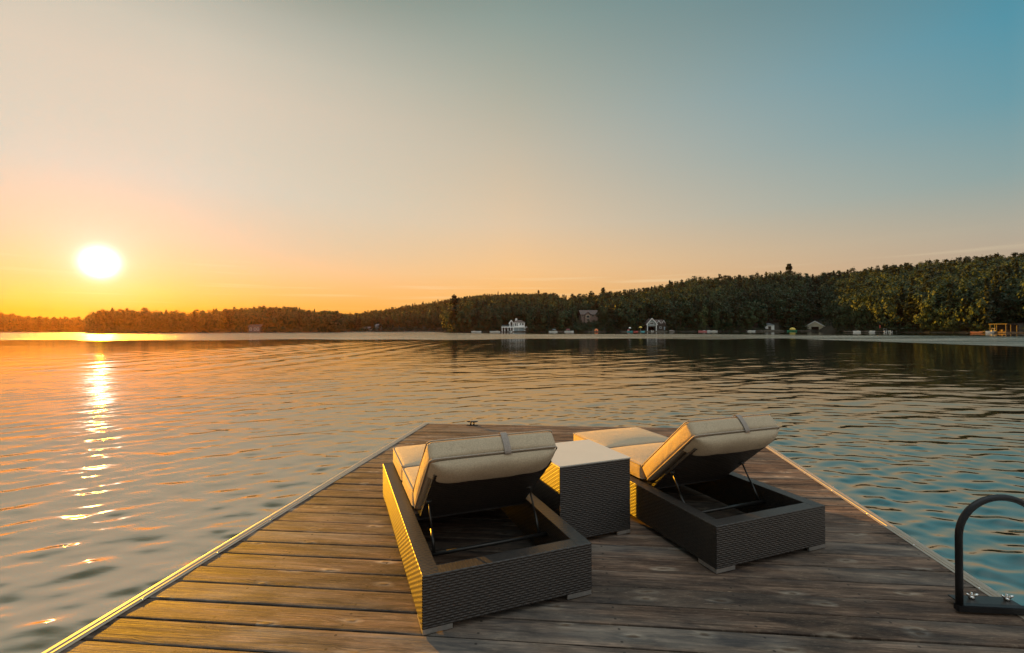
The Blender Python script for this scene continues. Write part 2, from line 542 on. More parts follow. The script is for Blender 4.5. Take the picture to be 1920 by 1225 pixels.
# ------------------------------------------------------------------ water: a real rippled surface round the dock
def build_water():
    a_in = np.linspace(R(-52), R(52), 900)
    a_out = np.concatenate([np.linspace(R(-180), R(-52), 120, endpoint=False), a_in, np.linspace(R(52), R(180), 120)[1:]])
    rr = [0.9]
    while rr[-1] < 160:
        rr.append(rr[-1] + max(0.014, min(0.0042 * rr[-1], 0.35)))
    while rr[-1] < 1500:
        rr.append(rr[-1] * 1.05)
    rr = np.array(rr)
    A, Rr = np.meshgrid(a_out, rr, indexing='ij')
    X, Y = Rr * np.sin(A), Rr * np.cos(A)
    Z = np.zeros_like(X)
    g = np.random.default_rng(11)

    def train(n, lam0, lam1, dir0, spread, slope, wgt=1.0, cut=0.30):
        nonlocal Z
        for i in range(n):
            lam = lam0 * (lam1 / lam0) ** g.random()
            d = R(dir0) + R(spread) * g.normal()
            k = 2 * math.pi / lam
            ph = g.random() * 6.283
            amp = slope / k * math.sqrt(2.0 / n)
            res = 0.0042 * Rr / lam                    # samples per wave: fade what the mesh cannot carry
            fade = np.clip((cut - res) / 0.15, 0, 1)
            wob = 0.35 * np.sin(0.31 * X * g.normal() + 0.23 * Y * g.normal() + ph)
            Z += wgt * fade * amp * np.sin(k * (X * math.cos(d) + Y * math.sin(d)) + ph + wob)

    near = np.clip(1.2 - Rr / 40, 0.55, 1.0)
    left = 1 / (1 + np.exp((X + 2.0 + 0.05 * Y) / 2.0))
    patch = 0.75 + 0.35 * np.sin(0.16 * X + 0.9) * np.sin(0.11 * Y + 0.4) + 0.2 * np.sin(0.37 * X - 0.21 * Y)
    far = np.clip((Rr - 5) / 12, 0.2, 1.0) * np.clip(1.25 - Rr / 110, 0.45, 1.0)
    train(10, 1.3, 3.4, 104, 18, 0.013, far * patch)
    train(16, 0.5, 1.3, 100, 26, 0.023, np.clip(1.15 - Rr / 60, 0.35, 1.0) * np.clip(Rr / 6, 0.45, 1) * patch)
    train(18, 0.34, 0.7, 100, 30, 0.060, np.clip(1.15 - Rr / 15, 0.2, 1.0) * patch)
    train(20, 0.19, 0.36, 106, 28, 0.125, np.clip(1.2 - Rr / 12, 0.0, 1.0) * patch)
    train(16, 0.10, 0.19, 100, 38, 0.075, np.clip(1.2 - Rr / 7, 0.0, 1.0) * patch, cut=0.32)
    train(8, 0.30, 0.9, 146, 14, 0.040, near * left)
    # the wake of a passing boat, its crests running away to the upper right
    wk = np.exp(-((X + 15) / 11) ** 2) * np.clip((Y - 14) / 14, 0, 1) * np.clip((85 - Y) / 30, 0, 1)
    for lam, dd, ph in ((2.3, 176, 0.3), (2.1, 174, 2.0), (2.7, 179, 4.0), (1.9, 177, 1.0)):
        k = 2 * math.pi / lam
        Z += wk * 0.030 / k * np.sin(k * (X * math.cos(R(dd)) + Y * math.sin(R(dd))) + ph)
    wk2 = np.exp(-((X - 9 - 0.35 * (Y - 18)) / 9) ** 2) * np.clip((Y - 9) / 8, 0, 1) * np.clip((60 - Y) / 20, 0, 1)
    for lam, dd, ph in ((1.5, 128, 0.3), (1.8, 131, 2.0), (1.25, 124, 1.2)):
        k = 2 * math.pi / lam
        Z += wk2 * 0.015 / k * np.sin(k * (X * math.cos(R(dd)) + Y * math.sin(R(dd))) + ph)
    Z *= np.clip((170 - Rr) / 50, 0, 1)
    # wind-ruffled strip before the far shore
    Ys = np.where(Y > 1, Y, 1)
    px = np.clip(960 + F * X / Ys, -1500, 4500)
    wob = 3.0 * np.sin(X * 0.13) + 2.0 * np.sin(X * 0.31 + 1)
    inner = np.minimum((Y - 76 - wob) / 3.0, 40)
    right = (X - 46 + 0.25 * np.sin(Y * 0.3)) / 1.5
    start = np.maximum(inner, np.where(Y > 20, right, -9))
    end = np.interp(px, [640, 835, 960, 1060, 1250, 1500, 1640, 1850, 2500], [900, 225, 154, 150, 143, 116, 107, 89, 65])
    ruf = np.clip(start, 0, 1) * np.clip((end - Y) / 28 + 0.5, 0, 1) * (Y > 1)
    V = np.stack([X, Y, Z + WZ], -1).reshape(-1, 3)
    nu, nv = X.shape
    i, j = np.meshgrid(np.arange(nu - 1), np.arange(nv - 1), indexing='ij')
    b = i * nv + j
    Q = np.stack([b, b + 1, b + nv + 1, b + nv], -1).reshape(-1, 4)
    me = big_mesh('water', V, Q[:, ::-1], WATER)
    at_ = me.attributes.new('ruffle', 'FLOAT', 'POINT')
    at_.data.foreach_set('value', ruf.astype(np.float32).ravel())
    tag(link('water', me), kind='structure')


build_water()


# ------------------------------------------------------------------ land: wooded hills behind the shore
def interp(tab):
    xs, ys = [a for a, b in tab], [b for a, b in tab]
    return lambda p: np.interp(p, xs, ys)


# photo columns: skyline row (tree tops) and distance of the ridge
HILLS = {
    'left': dict(p0=-700, p1=690, sky=interp([(-1500, 560), (-300, 582), (0, 589), (25, 589), (45, 597), (110, 600), (165, 602), (182, 592), (212, 584), (245, 585), (290, 589),
                                              (335, 594), (390, 590), (440, 584), (490, 578), (545, 578), (565, 583), (600, 586), (625, 587), (645, 598), (690, 612)]),
                 ridge=interp([(-1500, 900), (160, 560), (180, 350), (440, 430), (545, 440), (690, 330)]), tree=13.0, step=5.0),
    'middle': dict(p0=600, p1=1090, sky=interp([(600, 602), (640, 594), (662, 591), (700, 583), (760, 573), (830, 563), (900, 553), (960, 551), (1020, 550), (1060, 553), (1090, 556)]),
                   ridge=interp([(600, 480), (760, 640), (960, 720), (1090, 720)]), tree=12.0, step=5.6),
    'right': dict(p0=832, p1=4300, sky=interp([(832, 566), (850, 559), (880, 558), (930, 563), (980, 567), (1030, 560), (1100, 551), (1130, 547), (1180, 547), (1250, 533), (1300, 523),
                                              (1350, 519), (1440, 514), (1480, 506), (1520, 514), (1600, 507), (1700, 499), (1760, 490), (1800, 489), (1880, 482), (1920, 480),
                                              (2100, 470), (2800, 450), (4300, 500)]),
                  ridge=interp([(832, 300), (980, 360), (1100, 420), (1250, 430), (1500, 420), (1750, 350), (1920, 320), (2800, 220), (4300, 170)]), tree=16.5, step=5.0),
}


def tall(h, px):
    return h['tree'] * (np.interp(px, [834, 1000, 1300], [0.66, 0.74, 1.0]) if h['tree'] > 15 else 1.0)


def ground_z(h, px, Y):
    d0, d1 = shore(px), h['ridge'](px)
    d1 = np.maximum(d1, d0 + 25)
    zr = CH + (hy(px) - h['sky'](px)) / F * d1 - tall(h, px) * 0.97
    zr = np.maximum(zr, 0.8)
    zr = 0.8 + (zr - 0.8) * np.clip((px - h['p0']) / 45, 0, 1) * np.clip((h['p1'] - px) / 45, 0, 1)
    t = (Y - d0) / (d1 - d0)
    up = np.where(t < 0, -0.8 + t * 6, zr * np.clip(t, 0, 1) ** 0.85 * 1.0 + 0.15 * np.clip(t * 8, 0, 1))
    return np.where(t > 1, zr * np.clip(1.25 - 0.25 * t, 0.2, 1), up) + WZ * np.clip(1 - t * 4, 0, 1)


def build_land(name, h):
    ps = np.concatenate([np.arange(h['p0'], min(h['p1'], 2300), 7.0), np.arange(2300, h['p1'], 60.0)]) if h['p1'] > 2300 else np.arange(h['p0'], h['p1'] + 1, 7.0)
    ts = np.concatenate([np.linspace(-0.04, 0.06, 6), np.linspace(0.1, 1.6, 22)])
    P, T = np.meshgrid(ps, ts, indexing='ij')
    d0 = shore(P)
    d1 = np.maximum(h['ridge'](P), d0 + 25)
    Y = d0 + T * (d1 - d0)
    X = (P - 960) / F * Y
    Z = ground_z(h, P, Y)
    Z += np.clip(T * 3, 0, 1) * (1.0 * np.sin(X * 0.05 + 1) * np.sin(Y * 0.06))
    nu, nv = X.shape
    i, j = np.meshgrid(np.arange(nu - 1), np.arange(nv - 1), indexing='ij')
    b = i * nv + j
    Q = np.stack([b, b + nv, b + nv + 1, b + 1], -1).reshape(-1, 4)
    tag(link('hill', big_mesh('hill', np.stack([X, Y, Z], -1).reshape(-1, 3), Q, SOIL)), kind='structure')


for k, h in HILLS.items():
    build_land(k, h)


# ------------------------------------------------------------------ trees
def leaf_quads(C, S, nrm, g, jag=0.35):
    """one bent leaf-clump quad per centre C, half size S, roughly facing nrm"""
    n = len(C)
    nn = nrm + g.normal(size=(n, 3)) * 0.42
    nn /= np.linalg.norm(nn, axis=1, keepdims=True)
    t = np.cross(nn, g.normal(size=(n, 3)))
    t /= np.linalg.norm(t, axis=1, keepdims=True) + 1e-9
    b = np.cross(nn, t)
    s = S[:, None] if hasattr(S, 'shape') else S
    c = []
    for sx, sy in ((-1, -0.35), (0.1, -1), (1, 0.3), (-0.15, 1)):
        j = 1 + jag * g.normal(size=(n, 1))
        c.append(C + (t * sx + b * sy) * s * j - nn * s * 0.25 * (abs(sx) > 0.5))
    return np.stack(c, 1)


def proto(kind, seed, n, low=0.10):
    g = np.random.default_rng(seed)
    H = 1.0
    if kind == 'round':
        nb = 13
        ctr, rad = [], []
        for i in range(nb):
            z = low + (0.92 - low) * (i + 0.5) / nb
            w = 0.30 * math.sin(math.pi * min(1, max(0.12, z + 0.04) / 1.06)) ** 0.7
            a = g.random() * 6.283
            q = w * (0.35 + 0.65 * g.random())
            ctr.append((q * math.cos(a), q * math.sin(a), z + 0.03 * g.normal()))
            rad.append(0.10 + 0.065 * g.random())
        ctr, rad = np.array(ctr), np.array(rad)
        k = g.integers(0, nb, n)
        d = g.normal(size=(n, 3))
        d /= np.linalg.norm(d, axis=1, keepdims=True)
        C = ctr[k] + d * rad[k][:, None] * (0.72 + 0.33 * g.random((n, 1))) * np.array([1.1, 1.1, 0.8])
        rc = C - np.array([0, 0, 0.5])
        nrm = 0.7 * d + 0.9 * rc / np.linalg.norm(rc, axis=1, keepdims=True) + np.array([0, 0, 0.25])
        S = 0.031 * (0.7 + 0.6 * g.random(n))
        tint = np.clip(0.33 + 0.09 * g.normal(size=n) + 0.10 * (g.random(nb)[k] - 0.5) * 2, 0, 1)
    elif kind == 'pine':                              # white pine: ragged level plates of boughs
        m = 9
        lev = np.linspace(0.14, 0.98, m) + 0.015 * g.normal(size=m)
        k = g.integers(0, m, n)
        a = (g.random(n) * 5).astype(int) * (6.283 / 5) + g.random(m)[k] * 6.283 + 0.28 * g.normal(size=n)
        w = (0.27 * (1.03 - lev) ** 0.55 + 0.02) * (0.75 + 0.4 * g.random(m))
        q = w[k] * np.sqrt(g.random(n))
        C = np.stack([q * np.cos(a), q * np.sin(a), lev[k] + 0.12 * q + 0.028 * g.normal(size=n)], 1)
        nrm = np.tile(np.array([0, 0, 1.0]), (n, 1)) + 0.4 * np.stack([np.cos(a), np.sin(a), 0 * a], 1)
        S = 0.030 * (0.7 + 0.6 * g.random(n))
        tint = np.clip(0.30 + 0.09 * g.normal(size=n), 0, 1)
    else:                                             # spruce: narrow spire
        z = 0.08 + 0.92 * g.random(n) ** 0.8
        a = g.random(n) * 6.283
        w = 0.17 * (1.02 - z) * (0.75 + 0.35 * np.sin(z * 58 + 2 * np.sin(a * 2))) + 0.006
        q = w * np.sqrt(0.25 + 0.75 * g.random(n))
        C = np.stack([q * np.cos(a), q * np.sin(a), z - 0.25 * q], 1)
        nrm = np.stack([np.cos(a), np.sin(a), 0.7 + 0 * a], 1)
        S = 0.028 * (0.7 + 0.6 * g.random(n))
        tint = np.clip(0.25 + 0.08 * g.normal(size=n), 0, 1)
    quads = leaf_quads(C, S, nrm, g)
    return quads, tint


PROTO = {}
for kind, cnt in (('round', 5), ('pine', 3), ('spruce', 2)):
    for lod, n in (('hi', 1100), ('lo', 400)):
        PROTO[kind, lod] = [proto(kind, 100 + i * 7 + len(kind), n) for i in range(cnt)]


def trunk_mb(kind, g):
    b = MB()
    top = 0.62 if kind == 'round' else 0.97
    b.tube([(0, 0, -0.02), (0.01, 0.005, top * 0.5), (0.0, 0.01, top)], [0.016, 0.011, 0.003], 6)
    if kind == 'round':
        for a in range(4):
            an = a * 1.6 + 0.4
            b.tube([(0.005, 0, 0.26 + 0.06 * a), (0.10 * math.cos(an), 0.10 * math.sin(an), 0.40 + 0.07 * a), (0.18 * math.cos(an), 0.18 * math.sin(an), 0.52 + 0.07 * a)],
                   [0.008, 0.005, 0.002], 5)
    return b


TREE_MESH = {}
for kind in ('round', 'pine', 'spruce'):
    for i, (q, tint) in enumerate(PROTO[kind, 'hi']):
        b = trunk_mb(kind, rng)
        tv = np.concatenate(b.v)
        me = bpy.data.meshes.new({'round': 'broadleaf_tree', 'pine': 'pine_tree', 'spruce': 'spruce_tree'}[kind])
        nv = len(tv)
        Q = (np.arange(len(q) * 4).reshape(-1, 4) + nv).tolist()
        me.from_pydata(tv.tolist() + q.reshape(-1, 3).tolist(), [], b.f + Q)
        me.materials.append(LEAF if kind == 'round' else NEEDLE)
        me.materials.append(BARK)
        me.polygons.foreach_set('material_index', [1] * len(b.f) + [0] * len(Q))
        a = me.attributes.new('tint', 'FLOAT', 'FACE')
        a.data.foreach_set('value', np.concatenate([np.zeros(len(b.f)), tint]).astype(np.float32))
        me.update()
        TREE_MESH.setdefault(kind, []).append(me)


def tree(kind, px, Y, height, label, group, wide=1.0, z=None):
    me = random.choice(TREE_MESH[kind])
    nm = {'round': 'broadleaf_tree', 'pine': 'pine_tree', 'spruce': 'spruce_tree'}[kind]
    o = link(nm, me)
    h = HILLS['right'] if px > 834 else HILLS['left']
    zz = z if z is not None else float(ground_z(h, np.float64(px), np.float64(Y)))
    o.location = ((px - 960) / F * Y, Y, zz - 0.1)
    o.scale = (height * wide, height * wide, height)
    o.rotation_euler = (0, 0, random.random() * 6.28)
    return tag(o, label, 'tree', group)


CLEAR = [(1078, 1124, 262, 300), (1205, 1252, 250, 272), (1434, 1464, 264, 279), (1512, 1562, 260, 278), (938, 990, 250, 285), (1876, 1936, 140, 160)]


def build_forest(name, h, p_lo, p_hi, label):
    g = np.random.default_rng(hash_seed(name))
    VV, TT, MM = [], [], []
    st = h['step']
    Ymax = float(np.max(h['ridge'](np.linspace(p_lo, p_hi, 200)))) * 1.12
    Y = 60.0
    while Y < Ymax:
        x0, x1 = (p_lo - 960) / F * Y, (p_hi - 960) / F * Y
        step = st * (1 + 0.25 * max(0, Y - 250) / 250)
        n = int((x1 - x0) / step)
        xs = x0 + (np.arange(n) + g.random(n)) * step
        ys = Y + (g.random(n) - 0.5) * step * 1.1
        pxs = 960 + F * xs / ys
        d0, d1 = shore(pxs), np.maximum(h['ridge'](pxs), shore(pxs) + 25)
        ok = (ys > d0 + 1.6) & (ys < d1 + 14) & (pxs > p_lo) & (pxs < p_hi)
        for x, y, p in zip(xs[ok], ys[ok], pxs[ok]):
            if any(a <= p <= b and c <= y <= d for a, b, c, d in CLEAR):
                continue
            u = g.random()
            kind = 'round' if u < h.get('broad', 0.80) else ('pine' if u < 0.93 else 'spruce')
            q, tint = PROTO[kind, 'lo'][g.integers(len(PROTO[kind, 'lo']))]
            hh = float(tall(h, p)) * (0.78 + 0.30 * g.random()) * (1.06 if kind != 'round' else 1.0)
            w = hh * (0.66 + 0.24 * g.random()) * (1.25 if kind != 'round' else 1.0)
            a = g.random() * 6.283
            ca, sa = math.cos(a), math.sin(a)
            v = q.reshape(-1, 3)
            z0 = float(ground_z(h, p, y)) - 0.3
            VV.append(np.stack([x + w * (v[:, 0] * ca - v[:, 1] * sa), y + w * (v[:, 0] * sa + v[:, 1] * ca), z0 + hh * v[:, 2]], 1))
            tr = g.normal() * 0.13 + (0.14 if (kind == 'round' and g.random() < 0.13) else 0)
            TT.append(np.clip(tint + tr, 0, 1))
            MM.append(np.full(len(tint), 0 if kind == 'round' else 1, np.int32))
        Y += step * 0.92
    if name == 'right':                               # undergrowth on the banks beside the buildings
        for k in range(110):
            p, y = (1074 + 56 * g.random(), 264 + 20 * g.random()) if k < 60 else ((1552 + 22 * g.random(), 268 + 12 * g.random()) if k < 80 else (1872 + 66 * g.random(), 160 + 10 * g.random()))
            q, tint = PROTO['round', 'lo'][g.integers(5)]
            hh, w = 1.8 + 2.2 * g.random(), 4.5 + 3 * g.random()
            v = q.reshape(-1, 3) * np.array([w, w, hh])
            VV.append(v + np.array([(p - 960) / F * y, y, float(ground_z(h, np.float64(p), np.float64(y))) - 0.3]))
            TT.append(np.clip(tint + g.normal() * 0.1, 0, 1))
            MM.append(np.zeros(len(tint), np.int32))
    xq = max(p_lo, -600)
    while xq < p_hi:                                  # low bushes along the water's edge
        d = float(shore(xq))
        y = d + 0.6 + 2.2 * g.random()
        if not any(a <= xq <= b for a, b, c, e in CLEAR[1:]):
            q, tint = PROTO['round', 'lo'][g.integers(5)]
            hh, w, a = 2.2 + 3.0 * g.random(), 5.0 + 3 * g.random(), g.random() * 6.283
            v = q.reshape(-1, 3) * np.array([w, w, hh])
            VV.append(np.stack([(xq - 960) / F * y + v[:, 0] * math.cos(a) - v[:, 1] * math.sin(a), y + v[:, 0] * math.sin(a) + v[:, 1] * math.cos(a), WZ - 0.35 + v[:, 2]], 1))
            TT.append(np.clip(tint + g.normal() * 0.1, 0, 1))
            MM.append(np.zeros(len(tint), np.int32))
        xq += F / d * (2.0 + 1.2 * g.random())
    V = np.concatenate(VV)
    Q = np.arange(len(V)).reshape(-1, 4)
    me = big_mesh('woodland', V, Q, LEAF, smooth=False)
    me.materials.append(NEEDLE)
    me.polygons.foreach_set('material_index', np.concatenate(MM))
    a = me.attributes.new('tint', 'FLOAT', 'FACE')
    a.data.foreach_set('value', np.concatenate(TT).astype(np.float32))
    print('forest', name, len(VV), 'trees', len(Q), 'quads')
    return tag(link('woodland', me), label, 'woodland', kind='stuff')


def hash_seed(s):
    return sum(ord(c) * (i + 3) for i, c in enumerate(s))


build_forest('left', HILLS['left'], -700, 690, 'low wooded shore below the setting sun, dark against the orange sky')
build_forest('middle', HILLS['middle'], 600, 1090, 'distant wooded hill rising in the middle beyond the lake')
HILLS['right']['broad'] = 0.80
build_forest('right', HILLS['right'], 834, 2750, 'dense dark green woodland covering the right hillside')

# single trees: the front row on the right shore, and those that stand out on the skylines
FRONT = 'trees in the front row on the wooded right shore'
px = 838.0
while px < 2080:
    d = float(shore(px))
    if not any(a - 3 <= px <= b + 3 for a, b, c, e in CLEAR):
        kind = 'round' if random.random() < 0.68 else random.choice(['pine', 'pine', 'spruce'])
        nm = {'round': 'rounded broadleaf', 'pine': 'ragged pine', 'spruce': 'narrow spruce'}[kind]
        tree(kind, px, d + 3 + 4 * random.random(), (10 + 6 * random.random()) * (0.8 if px < 1150 else 1.0), nm + ' tree at the water\'s edge in front of the wooded right hill',
             FRONT + ', ' + kind, 0.85 if kind == 'round' else 1.05)
    px += F / d * (4.2 + 2.5 * random.random())
SKY = [('pine', 1480, 496, 3.0, 'tall ragged pine crowning the skyline of the right hill above the small white boathouse'),
       ('pine', 1131, 541, 1.0, 'bushy pine standing above the skyline just right of the hillside house'),
       ('spruce', 1256, 526, 0.8, 'narrow spruce on the skyline above the twin-dormer boathouse'),
       ('round', 1298, 519, 1.0, 'rounded tree crown at the step where the right skyline rises'),
       ('pine', 1700, 494, 0.9, 'small pine breaking the skyline above the moored white boats on the right'),
       ('pine', 1870, 477, 1.0, 'dark pine on the highest skyline near the right edge of the picture'),
       ('spruce', 1437, 510, 0.8, 'small spruce tip on the skyline left of the tall ragged pine')]
for kind, p, row, wide, lab in SKY:
    Y = float(HILLS['right']['ridge'](p))
    zt = CH + (hy(p) - row) / F * Y
    zg = float(ground_z(HILLS['right'], np.float64(p), np.float64(Y)))
    tree(kind, p, Y, zt - zg, lab, None, 1.0 if wide < 2 else 1.1)
LSKY = [('pine', 380, 584, 'left', 'spiky tree standing above the low shore right of the sun'),
        ('round', 490, 575, 'left', 'small bushy tree on the top of the low left hill'),
        ('spruce', 634, 588, 'left', 'lone narrow tree in the dip between the left hill and the middle hill'),
        ('pine', 852, 556, 'right', 'tall pine at the tip of the near wooded point'),
        ('pine', 210, 583, 'left', 'spreading tree on the left point, silhouetted just right of the sun'),
        ('spruce', 690, 582, 'middle', 'first of the spruces along the rising ridge of the middle hill'),
        ('spruce', 778, 568, 'middle', 'pair-tipped spruce halfway up the ridge of the middle hill'),
        ('spruce', 934, 547, 'middle', 'pointed spruce on the ridge directly above the big white boathouse'),
        ('pine', 1010, 545, 'middle', 'broad pine at the right end of the middle hill\'s ridge')]
for kind, p, row, hk, lab in LSKY:
    h = HILLS[hk]
    Y = float(h['ridge'](p)) if p != 852 else float(shore(p)) + 8
    zt = CH + (hy(p) - row) / F * Y
    zg = float(ground_z(h, np.float64(p), np.float64(Y)))
    tree(kind, p, Y, max(5.0, zt - zg), lab, None, 1.0, zg)


# ------------------------------------------------------------------ buildings on the far shore
def gable(b, x0, x1, y0, y1, z0, z1, over=0.35, th=0.18, mi=0, along='y'):
    """two roof slabs; ridge along y (gable faces the camera) or along x"""
    if along == 'y':
        xm = (x0 + x1) / 2
        for s, xe in ((-1, x0 - over), (1, x1 + over)):
            sl = (z1 - z0) / (xm - x0)
            ze = z0 - sl * over
            v = [(xm, y, z1 + d) for y in (y0 - over, y1 + over) for d in (0, th)] + [(xe, y, ze + d) for y in (y0 - over, y1 + over) for d in (0, th)]
            b.add(v, [(0, 1, 3, 2), (4, 6, 7, 5), (0, 4, 5, 1), (2, 3, 7, 6), (1, 5, 7, 3), (0, 2, 6, 4)], mi)
    else:
        ym = (y0 + y1) / 2
        for s, ye in ((-1, y0 - over), (1, y1 + over)):
            sl = (z1 - z0) / (ym - y0)
            ze = z0 - sl * over
            v = [(x, ym, z1 + d) for x in (x0 - over, x1 + over) for d in (0, th)] + [(x, ye, ze + d) for x in (x0 - over, x1 + over) for d in (0, th)]
            b.add(v, [(0, 1, 3, 2), (4, 6, 7, 5), (0, 4, 5, 1), (2, 3, 7, 6), (1, 5, 7, 3), (0, 2, 6, 4)], mi)
    return b


def window(root, x0, x1, z0, z1, y, frame=WHITE, side=None):
    w = MB()
    t = 0.12
    w.box(x0 - t, x1 + t, y - 0.06, y - 0.01, z1, z1 + t).box(x0 - t, x1 + t, y - 0.06, y - 0.01, z0 - t, z0)
    w.box(x0 - t, x0, y - 0.06, y - 0.01, z0, z1).box(x1, x1 + t, y - 0.06, y - 0.01, z0, z1)
    if x1 - x0 > 0.9:
        w.box((x0 + x1) / 2 - 0.04, (x0 + x1) / 2 + 0.04, y - 0.055, y - 0.012, z0, z1)
    o = w.build('window', frame, root)
    MB().box(x0, x1, y - 0.030, y - 0.015, z0, z1).build('pane', PANE, o)
    return o


def big_boathouse():
    d = 268.0
    m = lambda p: (p - 965) / F * d          # metres along the front for a photo column
    zz = lambda row: CH + (hy(965) - row) / F * d
    root = thing('boathouse', 'white two storey boathouse with open boat slips, roof terrace and cupola on the far shore', 'boathouse', (m(965) + (965 - 960) / F * d, d, 0), R(6))
    # ground storey: flat roofed bays on posts
    y0, y1 = 0.0, 9.0
    zb, zt = WZ - 0.4, zz(614.5)
    wl = MB()
    posts = [941.5, 946.5, 952.5, 957.5, 962]
    for p in posts:
        wl.box(m(p) - 0.22, m(p) + 0.22, y0, y0 + 0.45, zb, zt)
    wl.box(m(961.5), m(963.8), y0 - 0.02, y0 + 0.3, zb, zt)
    wl.box(m(982.5), m(986), y0, y0 + 0.35, zb, zt)
    wl.box(m(941), m(941.6), y0 + 0.5, y1, zb, zt).box(m(985.4), m(986), y0 + 0.4, y1, zb, zt).box(m(941), m(986), y1, y1 + 0.2, zb, zt)
    wl.box(m(952), m(952.6), y0 + 0.5, y1, zb, zt)
    wl.build('slip_wall', WHITE, root)
    MB().box(m(964), m(982.4), y0 + 0.5, y0 + 0.6, WZ + 0.3, zt).build('slip_door', BLUEG, root)
    MB().box(m(972.4), m(973.0), y0 + 0.35, y0 + 0.48, zb, zt).build('door_post', WHITE, root)
    MB().box(m(941.8), m(985), y1 - 0.1, y1 - 0.02, WZ - 0.2, zt).build('slip_shade_panel', SLIPSHADE, root)
    MB().box(m(940.0), m(988.5), y0 - 0.5, y1 + 0.5, zt, zt + 0.55).build('terrace_roof', WHITE, root)
    # upper storey
    z0, z1 = zt + 0.55, zz(605)
    ux0, ux1 = m(964.5), m(984.5)
    MB().box(ux0, ux1, 0.8, 7.5, z0, z1).build('upper_wall', WHITE, root)
    rf = MB()
    xm = (ux0 + ux1) / 2
    o = 0.5
    v = [(ux0 - o, 0.8 - o, z1), (ux1 + o, 0.8 - o, z1), (ux1 + o, 7.5 + o, z1), (ux0 - o, 7.5 + o, z1), (xm - 1.3, 4.1, zz(600.2)), (xm + 1.3, 4.1, zz(600.2))]
    rf.add(v, [(0, 1, 5, 4), (1, 2, 5), (2, 3, 4, 5), (3, 0, 4), (0, 3, 2, 1)])
    r = rf.build('roof', ROOF, root)
    cx = m(969.5)
    cup = MB().box(cx - 0.55, cx + 0.55, 3.5, 4.7, zz(602), zz(598.6)).prism([(cx - 0.8, zz(598.5)), (cx + 0.8, zz(598.5)), (cx, zz(596.6))], 3.3, 4.9)
    cup.build('cupola', WHITE, r)
    for a, b in ((966, 968.2), (969.4, 971), (975.2, 977), (979, 982.2)):
        window(root, m(a), m(b), z0 + (0.35 if a < 970 else 0.9), z1 - 0.45, 0.8)
    # little gabled porch on the left of the upper storey
    gx0, gx1 = m(956.5), m(962.5)
    for xx in (gx0, gx1 - 0.3):
        for yy in (0.9, 4.6):
            MB().box(xx, xx + 0.3, yy, yy + 0.3, z0, zz(606)).build('porch_post', WHITE, root)
    gable(MB(), gx0, gx1, 0.8, 5.0, zz(606), zz(601.8), 0.4, 0.45).build('porch_roof', WHITE, root, normals=True)
    rail = MB()
    for k in range(24):
        xx = m(941) + k * (m(964) - m(941)) / 23
        rail.box(xx - 0.03, xx + 0.03, -0.3, -0.24, z0, z0 + 0.75)
    rail.box(m(941), m(984), -0.31, -0.23, z0 + 0.75, z0 + 0.83)
    rail.build('terrace_railing', BLUEG, root)


def hill_house():
    d = 288.0
    m = lambda p: (p - 1104) / F * d
    zz = lambda row: CH + (hy(1104) - row) / F * d
    root = thing('hillside_house', 'brownish pink house with an arched window half hidden among trees on the hillside', 'house', at(1104, 612, d).xy.to_3d(), R(3))
    zb, z1 = zz(606), zz(590)
    MB().box(m(1090), m(1121), 0, 8, zb, z1).build('wall', PINKW, root)
    rf = gable(MB(), m(1089), m(1122), 0, 8, z1, zz(582), 0.4, 0.25, along='x').build('roof', ROOF, root, normals=True)
    g0, g1 = m(1096), m(1107)
    fr = MB().prism([(g0, zb), (g1, zb), (g1, z1), ((g0 + g1) / 2, zz(586)), (g0, z1)], -1.4, 2.0)
    fr.build('front_gable', PINKW, root, normals=True)
    gable(MB(), g0, g1, -1.5, 3.5, z1, zz(586), 0.4, 0.25).build('gable_roof', ROOF, root, normals=True)
    cx, cz, rad = (g0 + g1) / 2, zz(594.5), 1.35
    arch = [(cx - rad, cz)] + [(cx + rad * math.cos(math.pi - a), cz + rad * math.sin(a)) for a in np.linspace(0, math.pi, 12)] + [(cx + rad, cz - 0.6), (cx - rad, cz - 0.6)]
    w = MB().prism(arch, -1.48, -1.42).build('arched_window', CREAM, root, normals=True)
    ar2 = [(cx + (x - cx) * 0.78, cz + (z - cz) * 0.78) for x, z in arch]
    MB().prism(ar2, -1.52, -1.49).build('pane', PANE, w, normals=True)
    window(root, cx - 0.9, cx + 0.9, zz(602), zz(598.5), -1.4, CREAM)
    window(root, m(1091.2), m(1094), zz(594), zz(589.6) - 0.3, 0, CREAM)
    window(root, m(1110), m(1113.5), zz(594), zz(589.6) - 0.3, 0, CREAM)


